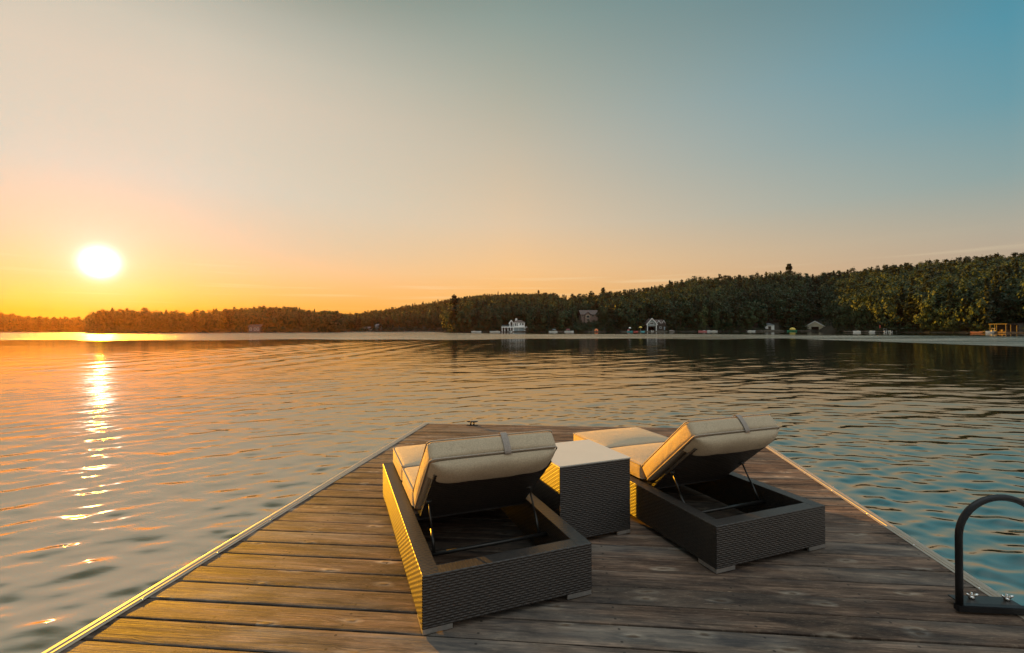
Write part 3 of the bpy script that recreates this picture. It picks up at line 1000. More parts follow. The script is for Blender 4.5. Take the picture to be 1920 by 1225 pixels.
def dormer_boathouse():
    d = 258.0
    m = lambda p: (p - 1222) / F * d
    zz = lambda row: CH + (hy(1222) - row) / F * d
    root = thing('boathouse', 'dark boathouse with a tall white trimmed gable and two small dormers by the water', 'boathouse', (at(1222, 612, d).x, d, 0), R(-4))
    zb = WZ - 0.3
    x0, x1, x2 = m(1213.5), m(1231), m(1248.5)
    ze, za = zz(607.5), zz(597.5)
    w = MB().prism([(x0, zz(612)), (x1, zz(612)), (x1, ze), ((x0 + x1) / 2, za), (x0, ze)], 0, 9)
    w.box(x0, x0 + 0.5, 0.02, 9, zb, zz(612)).box(x1 - 0.5, x1, 0.02, 9, zb, zz(612))
    w.build('gable_wall', GREYW, root, normals=True)
    MB().box(x0 + 0.5, x1 - 0.5, 8.6, 8.9, zb, zz(612)).build('slip_shade_panel', SLIPSHADE, root)
    MB().box(x1, x2, 1.5, 9, zb, ze).build('side_wall', DARKW, root)
    gable(MB(), x0, x1, 0, 9, ze, za, 0.45, 0.12).build('roof', ROOF, root, normals=True)
    gable(MB(), x1, x2, 1.5, 9, ze, zz(600), 0.3, 0.15, along='x').build('side_roof', ROOF, root, normals=True)
    tr = MB()
    xm = (x0 + x1) / 2
    for xa in (x0 - 0.5, x1 + 0.5):
        zl = ze - 0.5 * (za - ze) / (xm - x0)
        v = [(xm, -0.62, za + 0.30), (xm, -0.62, za - 0.22), (xa, -0.62, zl - 0.22), (xa, -0.62, zl + 0.30)]
        v += [(a, -0.50, c) for a, b_, c in v]
        tr.add(v, [(0, 1, 2, 3), (7, 6, 5, 4), (0, 4, 5, 1), (1, 5, 6, 2), (2, 6, 7, 3), (3, 7, 4, 0)])
    tr.build('gable_trim', WHITE, root, normals=True)
    MB().box(x0 - 0.02, x0 + 0.32, -0.1, 0.0, zb, ze).build('corner_post', WHITE, root)
    MB().box(x1 - 0.32, x1 + 0.02, -0.1, 0.0, zb, ze).build('corner_post', WHITE, root)
    window(root, xm - 0.9, xm + 0.9, zz(608.5), zz(605), 0)
    for p in (1236, 1245):
        dm = MB().prism([(m(p) - 0.7, ze), (m(p) + 0.7, ze), (m(p) + 0.7, zz(605.4)), (m(p), zz(601.6)), (m(p) - 0.7, zz(605.4))], 1.2, 4)
        dmo = dm.build('dormer', DARKW, root, normals=True)
        t2 = MB()
        for s in (-1, 1):
            v = [(m(p), 1.1, zz(601.0)), (m(p), 1.1, zz(602.0)), (m(p) + s * 0.85, 1.1, zz(606.2)), (m(p) + s * 0.85, 1.1, zz(605.2))]
            v += [(a, 1.19, c) for a, b_, c in v]
            t2.add(v, [(0, 1, 2, 3), (7, 6, 5, 4), (0, 4, 5, 1), (1, 5, 6, 2), (2, 6, 7, 3), (3, 7, 4, 0)])
        t2.build('dormer_trim', WHITE, dmo, normals=True)
    MB().box(m(1245.6), m(1247.8), 1.36, 1.48, zz(619), zz(613)).build('door', BLUEG, root)
    window(root, m(1238), m(1240.6), zz(616), zz(613), 1.5)


def small_boathouse():
    d = 270.0
    m = lambda p: (p - 1449) / F * d
    zz = lambda row: CH + (hy(1449) - row) / F * d
    root = thing('shed', 'small white hip roofed boat shed with one dark doorway on a low dock', 'shed', (at(1449, 612, d).x, d, 0), R(-14))
    zb, z1 = zz(619.8), zz(610)
    x0, x1 = m(1436.5), m(1451.5)
    MB().box(x0, x1, 0, 7.5, zb, z1).build('wall', WHITE, root)
    v = [(x0 - .5, -.5, z1), (x1 + .5, -.5, z1), (x1 + .5, 8, z1), (x0 - .5, 8, z1), ((x0 + x1) / 2, 2.4, zz(605.6)), ((x0 + x1) / 2, 5.2, zz(605.6))]
    MB().add(v, [(0, 1, 4), (1, 2, 5, 4), (2, 3, 5), (3, 0, 4, 5), (0, 3, 2, 1)]).build('roof', ROOFG, root)
    dr = MB().box(m(1441.3), m(1446), -0.06, -0.01, zb, zz(612.3)).build('door', DARKW, root)
    MB().box(m(1440.8), m(1441.3), -0.08, -0.01, zb, zz(611.8)).box(m(1446), m(1446.5), -0.08, -0.01, zb, zz(611.8)).box(m(1440.8), m(1446.5), -0.09, -0.01, zz(612.3), zz(611.8)).build('door_frame', CREAM, dr)
    for yy in (2.2, 4.6):
        MB().box(x1 + 0.01, x1 + 0.06, yy, yy + 1.4, z1 - 1.7, z1 - 0.7).build('side_window', PANE, root)


def cream_boathouse():
    d = 266.0
    m = lambda p: (p - 1528) / F * d
    zz = lambda row: CH + (hy(1528) - row) / F * d
    root = thing('boathouse', 'cream gabled boathouse with a dark boat door and a blue grey side wall', 'boathouse', (at(1528, 612, d).x, d, 0), R(-38))
    zb, ze, za = WZ - 0.3, zz(611.5), zz(602.8)
    x0, x1 = m(1517.5), m(1541)
    w = 4.2
    yd = 12.5
    dx0, dx1, dzt = -1.8, 1.9, zz(612.8)
    f = MB().box(-w, dx0, 0, 0.2, zb, ze).box(dx1, w, 0, 0.2, zb, ze).box(dx0, dx1, 0, 0.2, dzt, ze)
    f.prism([(-w, ze), (w, ze), (0, za)], 0, 0.2)
    f.build('front_wall', CREAM, root, normals=True)
    MB().box(w - 0.2, w, 0.2, yd, zb, ze).box(-w, -w + 0.2, 0.2, yd, zb, ze).box(-w + 0.2, w - 0.2, yd - 0.2, yd, zb, ze).build('side_wall', BLUEG, root)
    MB().box(-w + 0.3, w - 0.3, yd - 0.5, yd - 0.3, zb, ze).build('slip_shade_panel', SLIPSHADE, root)
    gable(MB(), -w, w, 0, yd, ze, za, 0.6, 0.14).build('roof', ROOFG, root, normals=True)
    tr = MB()
    for xa in (-w - 0.7, w + 0.7):
        zl = ze - 0.7 * (za - ze) / w
        v = [(0, -0.78, za + 0.35), (0, -0.78, za - 0.15), (xa, -0.78, zl - 0.15), (xa, -0.78, zl + 0.35)]
        v += [(a, -0.66, c) for a, b_, c in v]
        tr.add(v, [(0, 1, 2, 3), (7, 6, 5, 4), (0, 4, 5, 1), (1, 5, 6, 2), (2, 6, 7, 3), (3, 7, 4, 0)])
    tr.build('gable_trim', WHITE, root, normals=True)
    for k in range(4):
        y = 2.2 + k * 2.6
        wnd = MB().box(w + 0.01, w + 0.06, y, y + 1.3, ze - 1.7, ze - 0.6).build('side_window', PANE, root)
        MB().box(w + 0.01, w + 0.08, y - 0.12, y, ze - 1.8, ze - 0.5).box(w + 0.01, w + 0.08, y + 1.3, y + 1.42, ze - 1.8, ze - 0.5).box(w + 0.01, w + 0.08, y, y + 1.3, ze - 0.62, ze - 0.5).box(w + 0.01, w + 0.08, y, y + 1.3, ze - 1.8, ze - 1.68).build('frame', WHITE, wnd)


def edge_pavilion():
    d = 145.0
    m = lambda p: (p - 1905) / F * d
    zz = lambda row: CH + (hy(1905) - row) / F * d
    root = thing('pavilion', 'low dark brown open pavilion on a dock at the right edge of the far shore', 'pavilion', (at(1905, 612, d).x, d, 0), R(-8))
    zb = WZ + 0.45
    MB().box(m(1888), m(1935), 0, 6, zb - 0.2, zb).build('deck', ROOF, root)
    for p in (1889, 1897, 1907, 1920, 1933):
        for yy in (0.1, 5.7):
            MB().box(m(p), m(p) + 0.16, yy, yy + 0.16, zb, zz(608)).build('post', DARKW, root)
    MB().box(m(1889), m(1936), -0.3, 6.3, zz(608), zz(607.0)).build('roof', DARKW, root)
    MB().box(m(1897), m(1934), 5.0, 5.2, zb, zz(608.4)).build('back_wall', DARKW, root)
    MB().box(m(1900), m(1914), 3.5, 4.6, zb, zb + 0.7).build('bench', ROOF, root)


def faint_house(px, d, w, h, wallm, roofm, label, row, ang):
    root = thing('cottage', label, 'cottage', (at(px, 612, d).x, d, 0), R(ang))
    zb = CH + (hy(px) - row) / F * d
    MB().box(-w / 2, w / 2, 0, 6, zb - 1, zb + h).build('wall', wallm, root)
    gable(MB(), -w / 2, w / 2, 0, 6, zb + h, zb + h + 1.5, 0.4, 0.2, along='x').build('roof', roofm, root, normals=True)
    for k in (-0.3, 0.05, 0.3):
        window(root, w * k - 0.5, w * k + 0.5, zb + 0.5, zb + h - 0.5, 0)


big_boathouse()
hill_house()
dormer_boathouse()
small_boathouse()
cream_boathouse()
edge_pavilion()
faint_house(477, 276, 7.0, 2.4, ROOF, DARKW, 'dim cottage under the low left hill close to the waterline', 621, 4)
faint_house(686, 348, 5.5, 2.0, WHITE, ROOFG, 'small white cottage at the foot of the middle hill', 622, 0)
faint_house(708, 352, 3.6, 3.4, BLUEG, ROOFG, 'narrow pale cottage just right of the small white one under the middle hill', 620, 0)


# ------------------------------------------------------------------ docks, boats and small things along the far shore
def far_dock(p0, p1, d, label, depth=1.8, posts=True):
    x0, x1 = (p0 - 960) / F * d, (p1 - 960) / F * d
    root = thing('landing_stage', label, 'landing stage', ((x0 + x1) / 2, d, WZ))
    w = (x1 - x0) / 2
    MB().box(-w, w, 0, depth, 0.32, 0.48).build('deck', PLANK, root)
    n = max(2, int(w * 2 / 3))
    for k in range(n + 1):
        x = -w + 0.1 + (2 * w - 0.3) * k / n
        MB().box(x, x + 0.14, -0.14, -0.002, -0.6, 0.42).build('post', DARKW, root)
        MB().box(x, x + 0.14, depth + 0.002, depth + 0.14, -0.6, 0.7).build('post', DARKW, root)


for a in [(640, 700, 338, 'long low timber landing stage on the distant shore left of the white cottage'),
          (755, 836, 338, 'low pale landing stage at the foot of the middle hill'),
          (1032, 1074, 254, 'grey landing stage with small white boats right of the big white boathouse'),
          (1103, 1126, 254, 'landing stage beneath the hillside house holding the orange tent'),
          (1165, 1212, 250, 'landing stage left of the twin-dormer boathouse'),
          (1212, 1252, 249, 'narrow landing stage in front of the twin-dormer boathouse'),
          (1412, 1470, 263, 'landing stage carrying the small white boat shed'),
          (1494, 1521, 258, 'pale landing stage reaching left from the cream boathouse'),
          (1588, 1694, 190, 'long low landing stage behind the moored boats and red flag'),
          (1846, 1888, 157, 'landing stage behind the white boats at the right')]:
    far_dock(*a)


def hull_mb(Ln, W, Hh, tip=0.25):
    n, mN = 15, 9
    P = np.zeros((n, mN, 3))
    for i in range(n):
        t = i / (n - 1)
        wdt = W / 2 * (1 - max(0, (t - 0.45) / 0.55) ** 2.2) * (0.88 + 0.12 * min(1, t * 4)) + 0.01
        sheer = Hh * (1 + tip * max(0, t - 0.4) ** 1.5)
        keel = -0.15 + 0.5 * Hh * max(0, (t - 0.7) / 0.3) ** 2
        for j in range(mN):
            a = -1 + 2 * j / (mN - 1)
            zz_ = keel + (sheer - keel) * abs(a) ** 1.8
            P[i, j] = (-Ln / 2 + Ln * t, wdt * math.copysign(abs(a) ** 0.75, a), zz_)
    b = MB().grid(P)
    b.add([tuple(P[0, j]) for j in range(mN)], [tuple(range(mN))])
    rim = [tuple(P[i, 0] - np.array([0, 0, 0.05])) for i in range(n)] + [tuple(P[i, -1] - np.array([0, 0, 0.05])) for i in range(n)]
    b.add(rim, [(i, i + 1, n + i + 1, n + i) for i in range(n - 1)])
    return b


def motorboat(px, d, Ln, label, hull=BOATW, top=None, ang=0, group=None, screen=True):
    root = thing('motorboat', label, 'boat', ((px - 960) / F * d, d, WZ), R(ang), group)
    hull_mb(Ln, Ln * 0.36, 0.62).build('hull', hull, root, smooth=True, normals=True)
    if screen:
        MB().add([(0.1 * Ln, -0.13 * Ln, 0.6), (0.1 * Ln, 0.13 * Ln, 0.6), (0.04 * Ln, 0.12 * Ln, 1.05), (0.04 * Ln, -0.12 * Ln, 1.05),
                  (0.115 * Ln, -0.13 * Ln, 0.6), (0.115 * Ln, 0.13 * Ln, 0.6), (0.055 * Ln, 0.12 * Ln, 1.05), (0.055 * Ln, -0.12 * Ln, 1.05)],
                 [(0, 1, 2, 3), (7, 6, 5, 4), (0, 4, 5, 1), (2, 6, 7, 3), (0, 3, 7, 4), (1, 5, 6, 2)]).build('windscreen', PANE, root)
    MB().box(-0.32 * Ln, -0.1 * Ln, -0.12 * Ln, 0.12 * Ln, 0.55, 0.8).build('seat', BOATW if hull is not BOATW else CREAM, root, bevel=0.05)
    MB().box(-0.55 * Ln, -0.5 * Ln, -0.15, 0.15, 0.1, 1.0).build('outboard_motor', BLACKM, root, bevel=0.05)
    if top:
        P = np.array([[(-0.3 * Ln + 0.36 * Ln * i / 6, -0.16 * Ln + 0.32 * Ln * j / 6, 1.5 + 0.18 * math.sin(math.pi * j / 6)) for j in range(7)] for i in range(7)])
        c = MB().grid(P).grid(P - np.array([0, 0, 0.05]), flip=True)
        for x in (-0.28, 0.04):
            for y in (-0.15, 0.15):
                c.tube([(x * Ln, y * Ln, 0.55), (x * Ln, y * Ln, 1.5)], 0.03, 5)
        c.build('canopy', top, root, smooth=False)
    return root


for a in [(893, 258, 5.6, 'white motorboat moored well left of the big white boathouse', BOATW, None, 4),
          (928, 256, 6.0, 'cream lit motorboat moored just left of the big white boathouse', BOATW, None, 178),
          (959, 267, 5.0, 'white motorboat floating inside the middle slip of the big boathouse', BOATW, None, 80),
          (1037, 251, 4.8, 'white motorboat with blue canopy at the left end of the grey landing stage', BOATW, BLUEG, 175),
          (1067, 251, 5.2, 'white motorboat with pinkish canopy at the right end of the grey landing stage', BOATW, PINK, 3),
          (1222, 258, 4.6, 'white boat inside the slip of the twin-dormer boathouse', BOATW, None, 82),
          (1317, 248, 4.4, 'small boat with pink cover, leftmost of the moored row on the mid right shore', PINK, None, 176),
          (1325, 250, 4.6, 'teal boat in the moored row on the mid right shore', TEAL, None, 170),
          (1335, 249, 5.6, 'white boat, largest of the moored row on the mid right shore', BOATW, None, 178),
          (1409, 252, 4.6, 'small pale dinghy lying left of the white boat shed', BOATW, None, 5),
          (1606, 182, 2.8, 'cream dinghy at the left end of the long landing stage', BOATW, None, 178),
          (1635, 182, 2.6, 'flat cream dinghy left of the red flag', BOATW, None, 3),
          (1659, 181, 3.0, 'white motorboat with awning right of the red flag', BOATW, BLUEG, 60),
          (1668, 180, 2.6, 'white motorboat, second right of the red flag', BOATW, None, 75),
          (1689, 186, 3.6, 'pale boat under a white awning at the right end of the long landing stage', BOATW, WHITE, 175),
          (1857, 150, 2.9, 'white motorboat right of the orange kayak', BOATW, None, 170),
          (1866, 151, 2.8, 'white motorboat with raised white console near the right edge', BOATW, WHITE, 8)]:
    motorboat(a[0], a[1], a[2], a[3], a[4], a[5], a[6], screen=a[2] > 2.7)


def kayak(px, d, Ln, label, m):
    n = 17
    P = np.zeros((n, 10, 3))
    for i in range(n):
        t = i / (n - 1)
        w = 0.5 * math.sin(math.pi * (0.02 + 0.96 * t)) ** 0.7
        for j in range(10):
            a = 2 * math.pi * j / 9
            P[i, j] = (-Ln / 2 + Ln * t, w * math.cos(a), 0.22 + 0.05 * abs(2 * t - 1) ** 3 * 4 + 0.26 * (w / 0.5) ** 0.5 * math.sin(a))
    root = thing('kayak', label, 'kayak', ((px - 960) / F * d, d, WZ), 0.05)
    MB().grid(P).build('hull', m, root, smooth=True, normals=True)
    MB().lathe([(0.30, 0.0), (0.34, 0.05), (0.30, 0.09)], (0, 0, 0.42), 14).build('cockpit_rim', BLACKM, root)


kayak(1831, 150, 4.6, 'long orange kayak floating near the right edge', ORANGE)


def dome(r, h, n=20, k=8):
    return [(r * math.cos(a), h * math.sin(a)) for a in np.linspace(0, math.pi / 2, k)]


t = thing('pedal_boat', 'green pedal boat under a rounded orange yellow canopy between two sheds', 'pedal boat', (at(1486, 612, 255).x, 255, WZ))
hull_mb(5.2, 2.4, 0.7).build('hull', GREEN, t, smooth=True, normals=True)
MB().lathe(dome(1.55, 1.3), (0, 0, 0.95), 20).build('canopy', YELLOW, t, smooth=True)
for x, y in ((-1, -.7), (1, -.7), (-1, .7), (1, .7)):
    MB().tube([(x, y, 0.5), (x, y, 1.2)], 0.05, 6).build('canopy_post', STEEL, t)
t = thing('tent', 'small orange red dome tent standing on a landing stage', 'tent', (at(1118, 612, 255).x, 255, WZ + 0.48))
MB().lathe([(1.15, 0), (1.08, 0.5), (0.8, 1.0), (0.4, 1.3), (0.0, 1.4)], (0, 0, 0), 12).build('canopy', ORANGE, t, smooth=True)
MB().prism([(-0.35, 0.0), (0.35, 0.0), (0.22, 0.8), (0, 0.95), (-0.22, 0.8)], -1.2, -1.0).build('door_flap', RED, t, normals=True)
t = thing('parasol', 'round yellow parasol standing left of the twin-dormer boathouse', 'parasol', (at(1201, 612, 254).x, 254, WZ + 0.4))
MB().lathe([(1.0, 1.9), (0.85, 2.3), (0.5, 2.6), (0.0, 2.75)], (0, 0, 0), 12).build('canopy', YELLOW, t)
MB().tube([(0, 0, 0), (0, 0, 2.7)], 0.04, 6).build('pole', WHITE, t)
t = thing('paddle_craft', 'small teal paddle boat with pink seat and white parasol left of the yellow parasol', 'boat', (at(1181, 612, 248).x, 248, WZ))
hull_mb(3.0, 1.6, 0.6).build('hull', TEAL, t, smooth=True, normals=True)
MB().box(-1.3, -0.4, -0.5, 0.5, 0.5, 1.35).build('seat', PINK, t, bevel=0.08)
MB().lathe([(0.75, 2.05), (0.6, 2.4), (0.3, 2.6), (0, 2.65)], (0, 0, 0), 12).build('canopy', WHITE, t)
MB().tube([(0, 0, 0.4), (0, 0, 2.6)], 0.04, 6).build('pole', STEEL, t)
t = thing('flag', 'small red pennant flag on a pole above the moored white boats', 'flag', (at(1648.5, 612, 188).x, 188, WZ + 0.4))
MB().tube([(0, 0, 0), (0, 0, 2.9)], 0.035, 6).build('pole', DARKW, t)
P = np.array([[(0.03 + 0.55 * i / 6, 0.06 * math.sin(i * 1.1), 1.3 + 1.5 * j / 4 + (-0.5 * i / 6 * (j - 1) / 4)) for j in range(5)] for i in range(7)])
MB().grid(P).grid(P + np.array([0, 0.012, 0]), flip=True).build('cloth', RED, t)
for p, d, col, lab in ((1192, 249, RED, 'low red canoe on the landing stage below the yellow parasol'), (1205, 249, TEAL, 'low teal canoe beside the twin-dormer boathouse')):
    kayak(p, d, 2.6, lab, col)
for k, (p, d, s) in enumerate([(1258, 254, 1.1), (1262, 253, 0.8), (1079, 270, 1.6)]):
    g = np.random.default_rng(k)
    bm = bmesh.new()
    bmesh.ops.create_icosphere(bm, subdivisions=2, radius=s)
    for v in bm.verts:
        v.co *= 0.8 + 0.35 * g.random()
        v.co.z *= 0.7
    me = bpy.data.meshes.new('boulder')
    bm.to_mesh(me)
    bm.free()
    me.materials.append(STONE)
    o = link('boulder', me)
    h = HILLS['right']
    o.location = ((p - 960) / F * d, d, max(float(ground_z(h, np.float64(p), np.float64(d))), WZ) + s * 0.3)
    tag(o, ['grey boulder on the bank right of the twin-dormer boathouse', 'smaller grey boulder at the water right of the twin-dormer boathouse', 'pale boulder on the bank left below the hillside house'][k], 'boulder')


# ------------------------------------------------------------------ the dock we stand on
def uL(v):
    return -1.934 + (v - 1.602) * 0.0566


def uR(v):
    return 2.030 + (v - 2.245) * 0.0727


dock = thing('dock', 'weathered timber swimming dock of wide brown boards running out over the lake', 'dock', (0, 0, 0), DA)
MDOCK = Matrix.Rotation(DA, 4, 'Z')


def build_boards():
    b = MB()
    g = np.random.default_rng(5)
    v0 = PL0
    while v0 < DFAR - 0.01:
        v1 = min(v0 + PLP, DFAR)
        if v1 > DNEAR:
            gap = 0.0026 + 0.0016 * g.random()
            a, c = v0 + gap, v1 - gap
            cup = -0.0004 + 0.0013 * g.random()
            tl = g.normal() * 0.0007
            dz = g.normal() * 0.0008
            xs = np.linspace(uL((a + c) / 2), uR((a + c) / 2), 26)
            wl = 0.0009 * np.sin(xs * (1.5 + g.random()) + g.random() * 6) + dz
            prof = [(0, -0.038), (0, -0.0035), (0.03, -0.0008), (0.12, 0), (0.5, -1), (0.88, 0), (0.97, -0.0008), (1, -0.0035), (1, -0.038)]
            P = np.zeros((len(xs), len(prof), 3))
            for j, (t, z) in enumerate(prof):
                zc = (-cup if z == -1 else z) + tl * (t - 0.5) * 2
                yy = a + (c - a) * t
                P[:, j, 0] = xs + (uL(yy) - uL((a + c) / 2)) * (1 - (xs - xs[0]) / (xs[-1] - xs[0])) + (uR(yy) - uR((a + c) / 2)) * (xs - xs[0]) / (xs[-1] - xs[0])
                P[:, j, 1] = yy + 0.0008 * np.sin(xs * 2 + v0 * 9)
                P[:, j, 2] = zc + wl
            b.grid(P, flip=True)
            k = len(prof)
            b.add(P[0], [tuple(range(k))])
            b.add(P[-1], [tuple(range(k - 1, -1, -1))])
        v0 += PLP
    return b.build('deck_boards', WOOD, dock)


build_boards()


def trim(uf, s, name):
    """vinyl bumper rail along one side: flange lip, groove and rounded bumper"""
    prof = [(-0.022, 0.001), (-0.022, 0.0025), (-0.005, 0.003), (-0.004, 0.0058), (0.006, 0.006), (0.008, 0.001), (0.012, 0.000), (0.015, 0.003), (0.022, 0.006),
            (0.036, 0.006), (0.046, 0.001), (0.050, -0.005), (0.044, -0.055), (0.0, -0.06)]
    vs_ = np.linspace(DNEAR, DFAR + 0.02, 40)
    P = np.array([[(uf(v) + s * w, v, z) for (w, z) in prof] for v in vs_])
    o = MB().grid(P, flip=(s > 0))
    k = len(prof)
    o.add(P[-1], [tuple(range(k))])
    ob = o.build(name, VINYL, dock, normals=True)
    v = 1.5
    while v < DFAR:
        c = Vector((uf(v) - s * 0.013, v, 0.003))
        MB().lathe([(0.0055, 0), (0.005, 0.002), (0.0, 0.003)], c, 10).build('screw', STEEL, ob, smooth=True)
        v += 0.44
    return ob


trim(uL, -1, 'edge_bumper')
trim(uR, 1, 'edge_bumper')
fa = MB()
z0, z1 = -0.33, -0.042
for (u0, w0), (u1, w1) in (((uL(DNEAR), DNEAR), (uL(DFAR - .03), DFAR - .03)), ((uR(DNEAR), DNEAR), (uR(DFAR - .03), DFAR - .03))):
    s = 1 if u0 < 0 else -1
    v = [(u0 + s * .004, w0, z0), (u1 + s * .004, w1, z0), (u1 + s * .004, w1, z1), (u0 + s * .004, w0, z1)]
    v += [(a + s * 0.04, b_, c) for a, b_, c in v]
    fa.add(v, [(0, 1, 2, 3), (7, 6, 5, 4), (0, 4, 5, 1), (1, 5, 6, 2), (2, 6, 7, 3), (3, 7, 4, 0)])
fa.box(uL(DFAR) + 0.01, uR(DFAR) - 0.01, DFAR - 0.07, DFAR - 0.03, z0, z1)
fa.build('fascia', FASCIA, dock, normals=True)
for u in np.linspace(-1.3, 1.6, 6):
    MB().box(u - 0.02, u + 0.02, DNEAR, DFAR - 0.08, -0.25, -0.042).build('joist', FASCIA, dock)
for u in (-1.55, 1.75):
    for w in (0.2, 2.8, 5.2):
        MB().tube([(u, w, -1.6), (u, w, -0.26)], 0.07, 10).build('pile', FASCIA, dock)

# mooring cleat near the far edge
p = MDOCK @ Vector((-1.063, 5.83, 0))
cl = thing('mooring_cleat', 'small black mooring cleat on the far edge of the dock', 'cleat', p, DA)
MB().box(-0.075, 0.075, -0.022, 0.022, 0.001, 0.008).build('base_plate', BLACKM, cl, bevel=0.002)
MB().tube([(-0.02, 0, 0.006), (-0.02, 0, 0.045)], [0.011, 0.008], 10).tube([(0.02, 0, 0.006), (0.02, 0, 0.045)], [0.011, 0.008], 10).build('stem', BLACKM, cl, smooth=True)
MB().tube([(-0.075, 0, 0.054), (-0.05, 0, 0.048), (0, 0, 0.046), (0.05, 0, 0.048), (0.075, 0, 0.054)], [0.004, 0.009, 0.010, 0.009, 0.004], 10).build('horn', BLACKM, cl, smooth=True)


# ------------------------------------------------------------------ wicker loungers and table
def weave(Ls, Lt, strand=0.0112, stake=0.019, amp=0.0036, ns=4, ntt=4):
    """woven surface in local (s along, t up, h out)"""
    rows = max(1, round(Lt / strand))
    cols = max(2, round(Ls / stake))
    s = np.linspace(0, Ls, cols * ns + 1)
    t = np.linspace(0, Lt, rows * ntt + 1)
    S, T = np.meshgrid(s, t, indexing='ij')
    fr = T / Lt * rows
    row = np.minimum(np.floor(fr), rows - 1)
    prof = np.sqrt(np.clip(np.sin(np.pi * np.clip(fr - row, 0.0, 1.0)), 0, 1))
    und = np.sin(np.pi * S / Ls * cols + np.pi * row)
    Hh = amp * prof * (0.48 + 0.52 * (0.5 + 0.5 * und)) + amp * 0.25 * np.clip(-und, 0, 1) * (prof > 0.2) * 0
    return S, T, Hh


def weave_panel(b, O, ds, dt, Ls, Lt, swap=False, **kw):
    O, ds, dt = np.array(O, float), np.array(ds, float), np.array(dt, float)
    n = np.cross(ds, dt)
    if swap:
        T, S, Hh = weave(Lt, Ls, **kw)          # strands run across: s is the strand direction
        P = O + S[..., None] * ds + T[..., None] * dt + Hh[..., None] * n
        b.grid(P, flip=True)
    else:
        S, T, Hh = weave(Ls, Lt, **kw)
        b.grid(O + S[..., None] * ds + T[..., None] * dt + Hh[..., None] * n)


def rounded_cushion(sx, sy, sz, r=0.026, puff=0.020, side=0.010, n=16):
    """soft box, origin at its lower corner; rounded edges, faces puffed out"""
    def par(Ln):
        q = np.linspace(0, 1, 5)
        return np.unique(np.concatenate([r * q, np.linspace(r, Ln - r, n), Ln - r + r * q]).round(6))
    b = MB()
    dims = (sx, sy, sz)
    for ax in range(3):
        for sg in (0, 1):
            i, j = [k for k in range(3) if k != ax]
            A, B = np.meshgrid(par(dims[i]), par(dims[j]), indexing='ij')
            P = np.zeros(A.shape + (3,))
            P[..., i], P[..., j], P[..., ax] = A, B, sg * dims[ax]
            inner = np.stack([np.clip(P[..., k], r, dims[k] - r) for k in range(3)], -1)
            d = P - inner
            ln = np.linalg.norm(d, axis=-1, keepdims=True)
            P = inner + d / np.maximum(ln, 1e-9) * r
            u, w = A / dims[i] * 2 - 1, B / dims[j] * 2 - 1
            bul = (1 - np.abs(u) ** 2.5) * (1 - np.abs(w) ** 2.5)
            P[..., ax] += (1 if sg else -1) * bul * (puff if ax == 2 and sg else (side if ax != 2 else 0.0))
            b.grid(P, flip=((ax == 1) == bool(sg)))
    return b


def perimeter(sx, sy, z, r=0.026, k=5, out=0.001):
    pts = []
    for cx, cy, a0 in ((sx - r, r, -90), (sx - r, sy - r, 0), (r, sy - r, 90), (r, r, 180)):
        for q in range(k):
            a = R(a0 + 90 * q / (k - 1))
            pts.append((cx + (r + out) * math.cos(a), cy + (r + out) * math.sin(a), z))
    return pts


LW, LL, FH, RIM = 0.79, 1.66, 0.245, 0.07


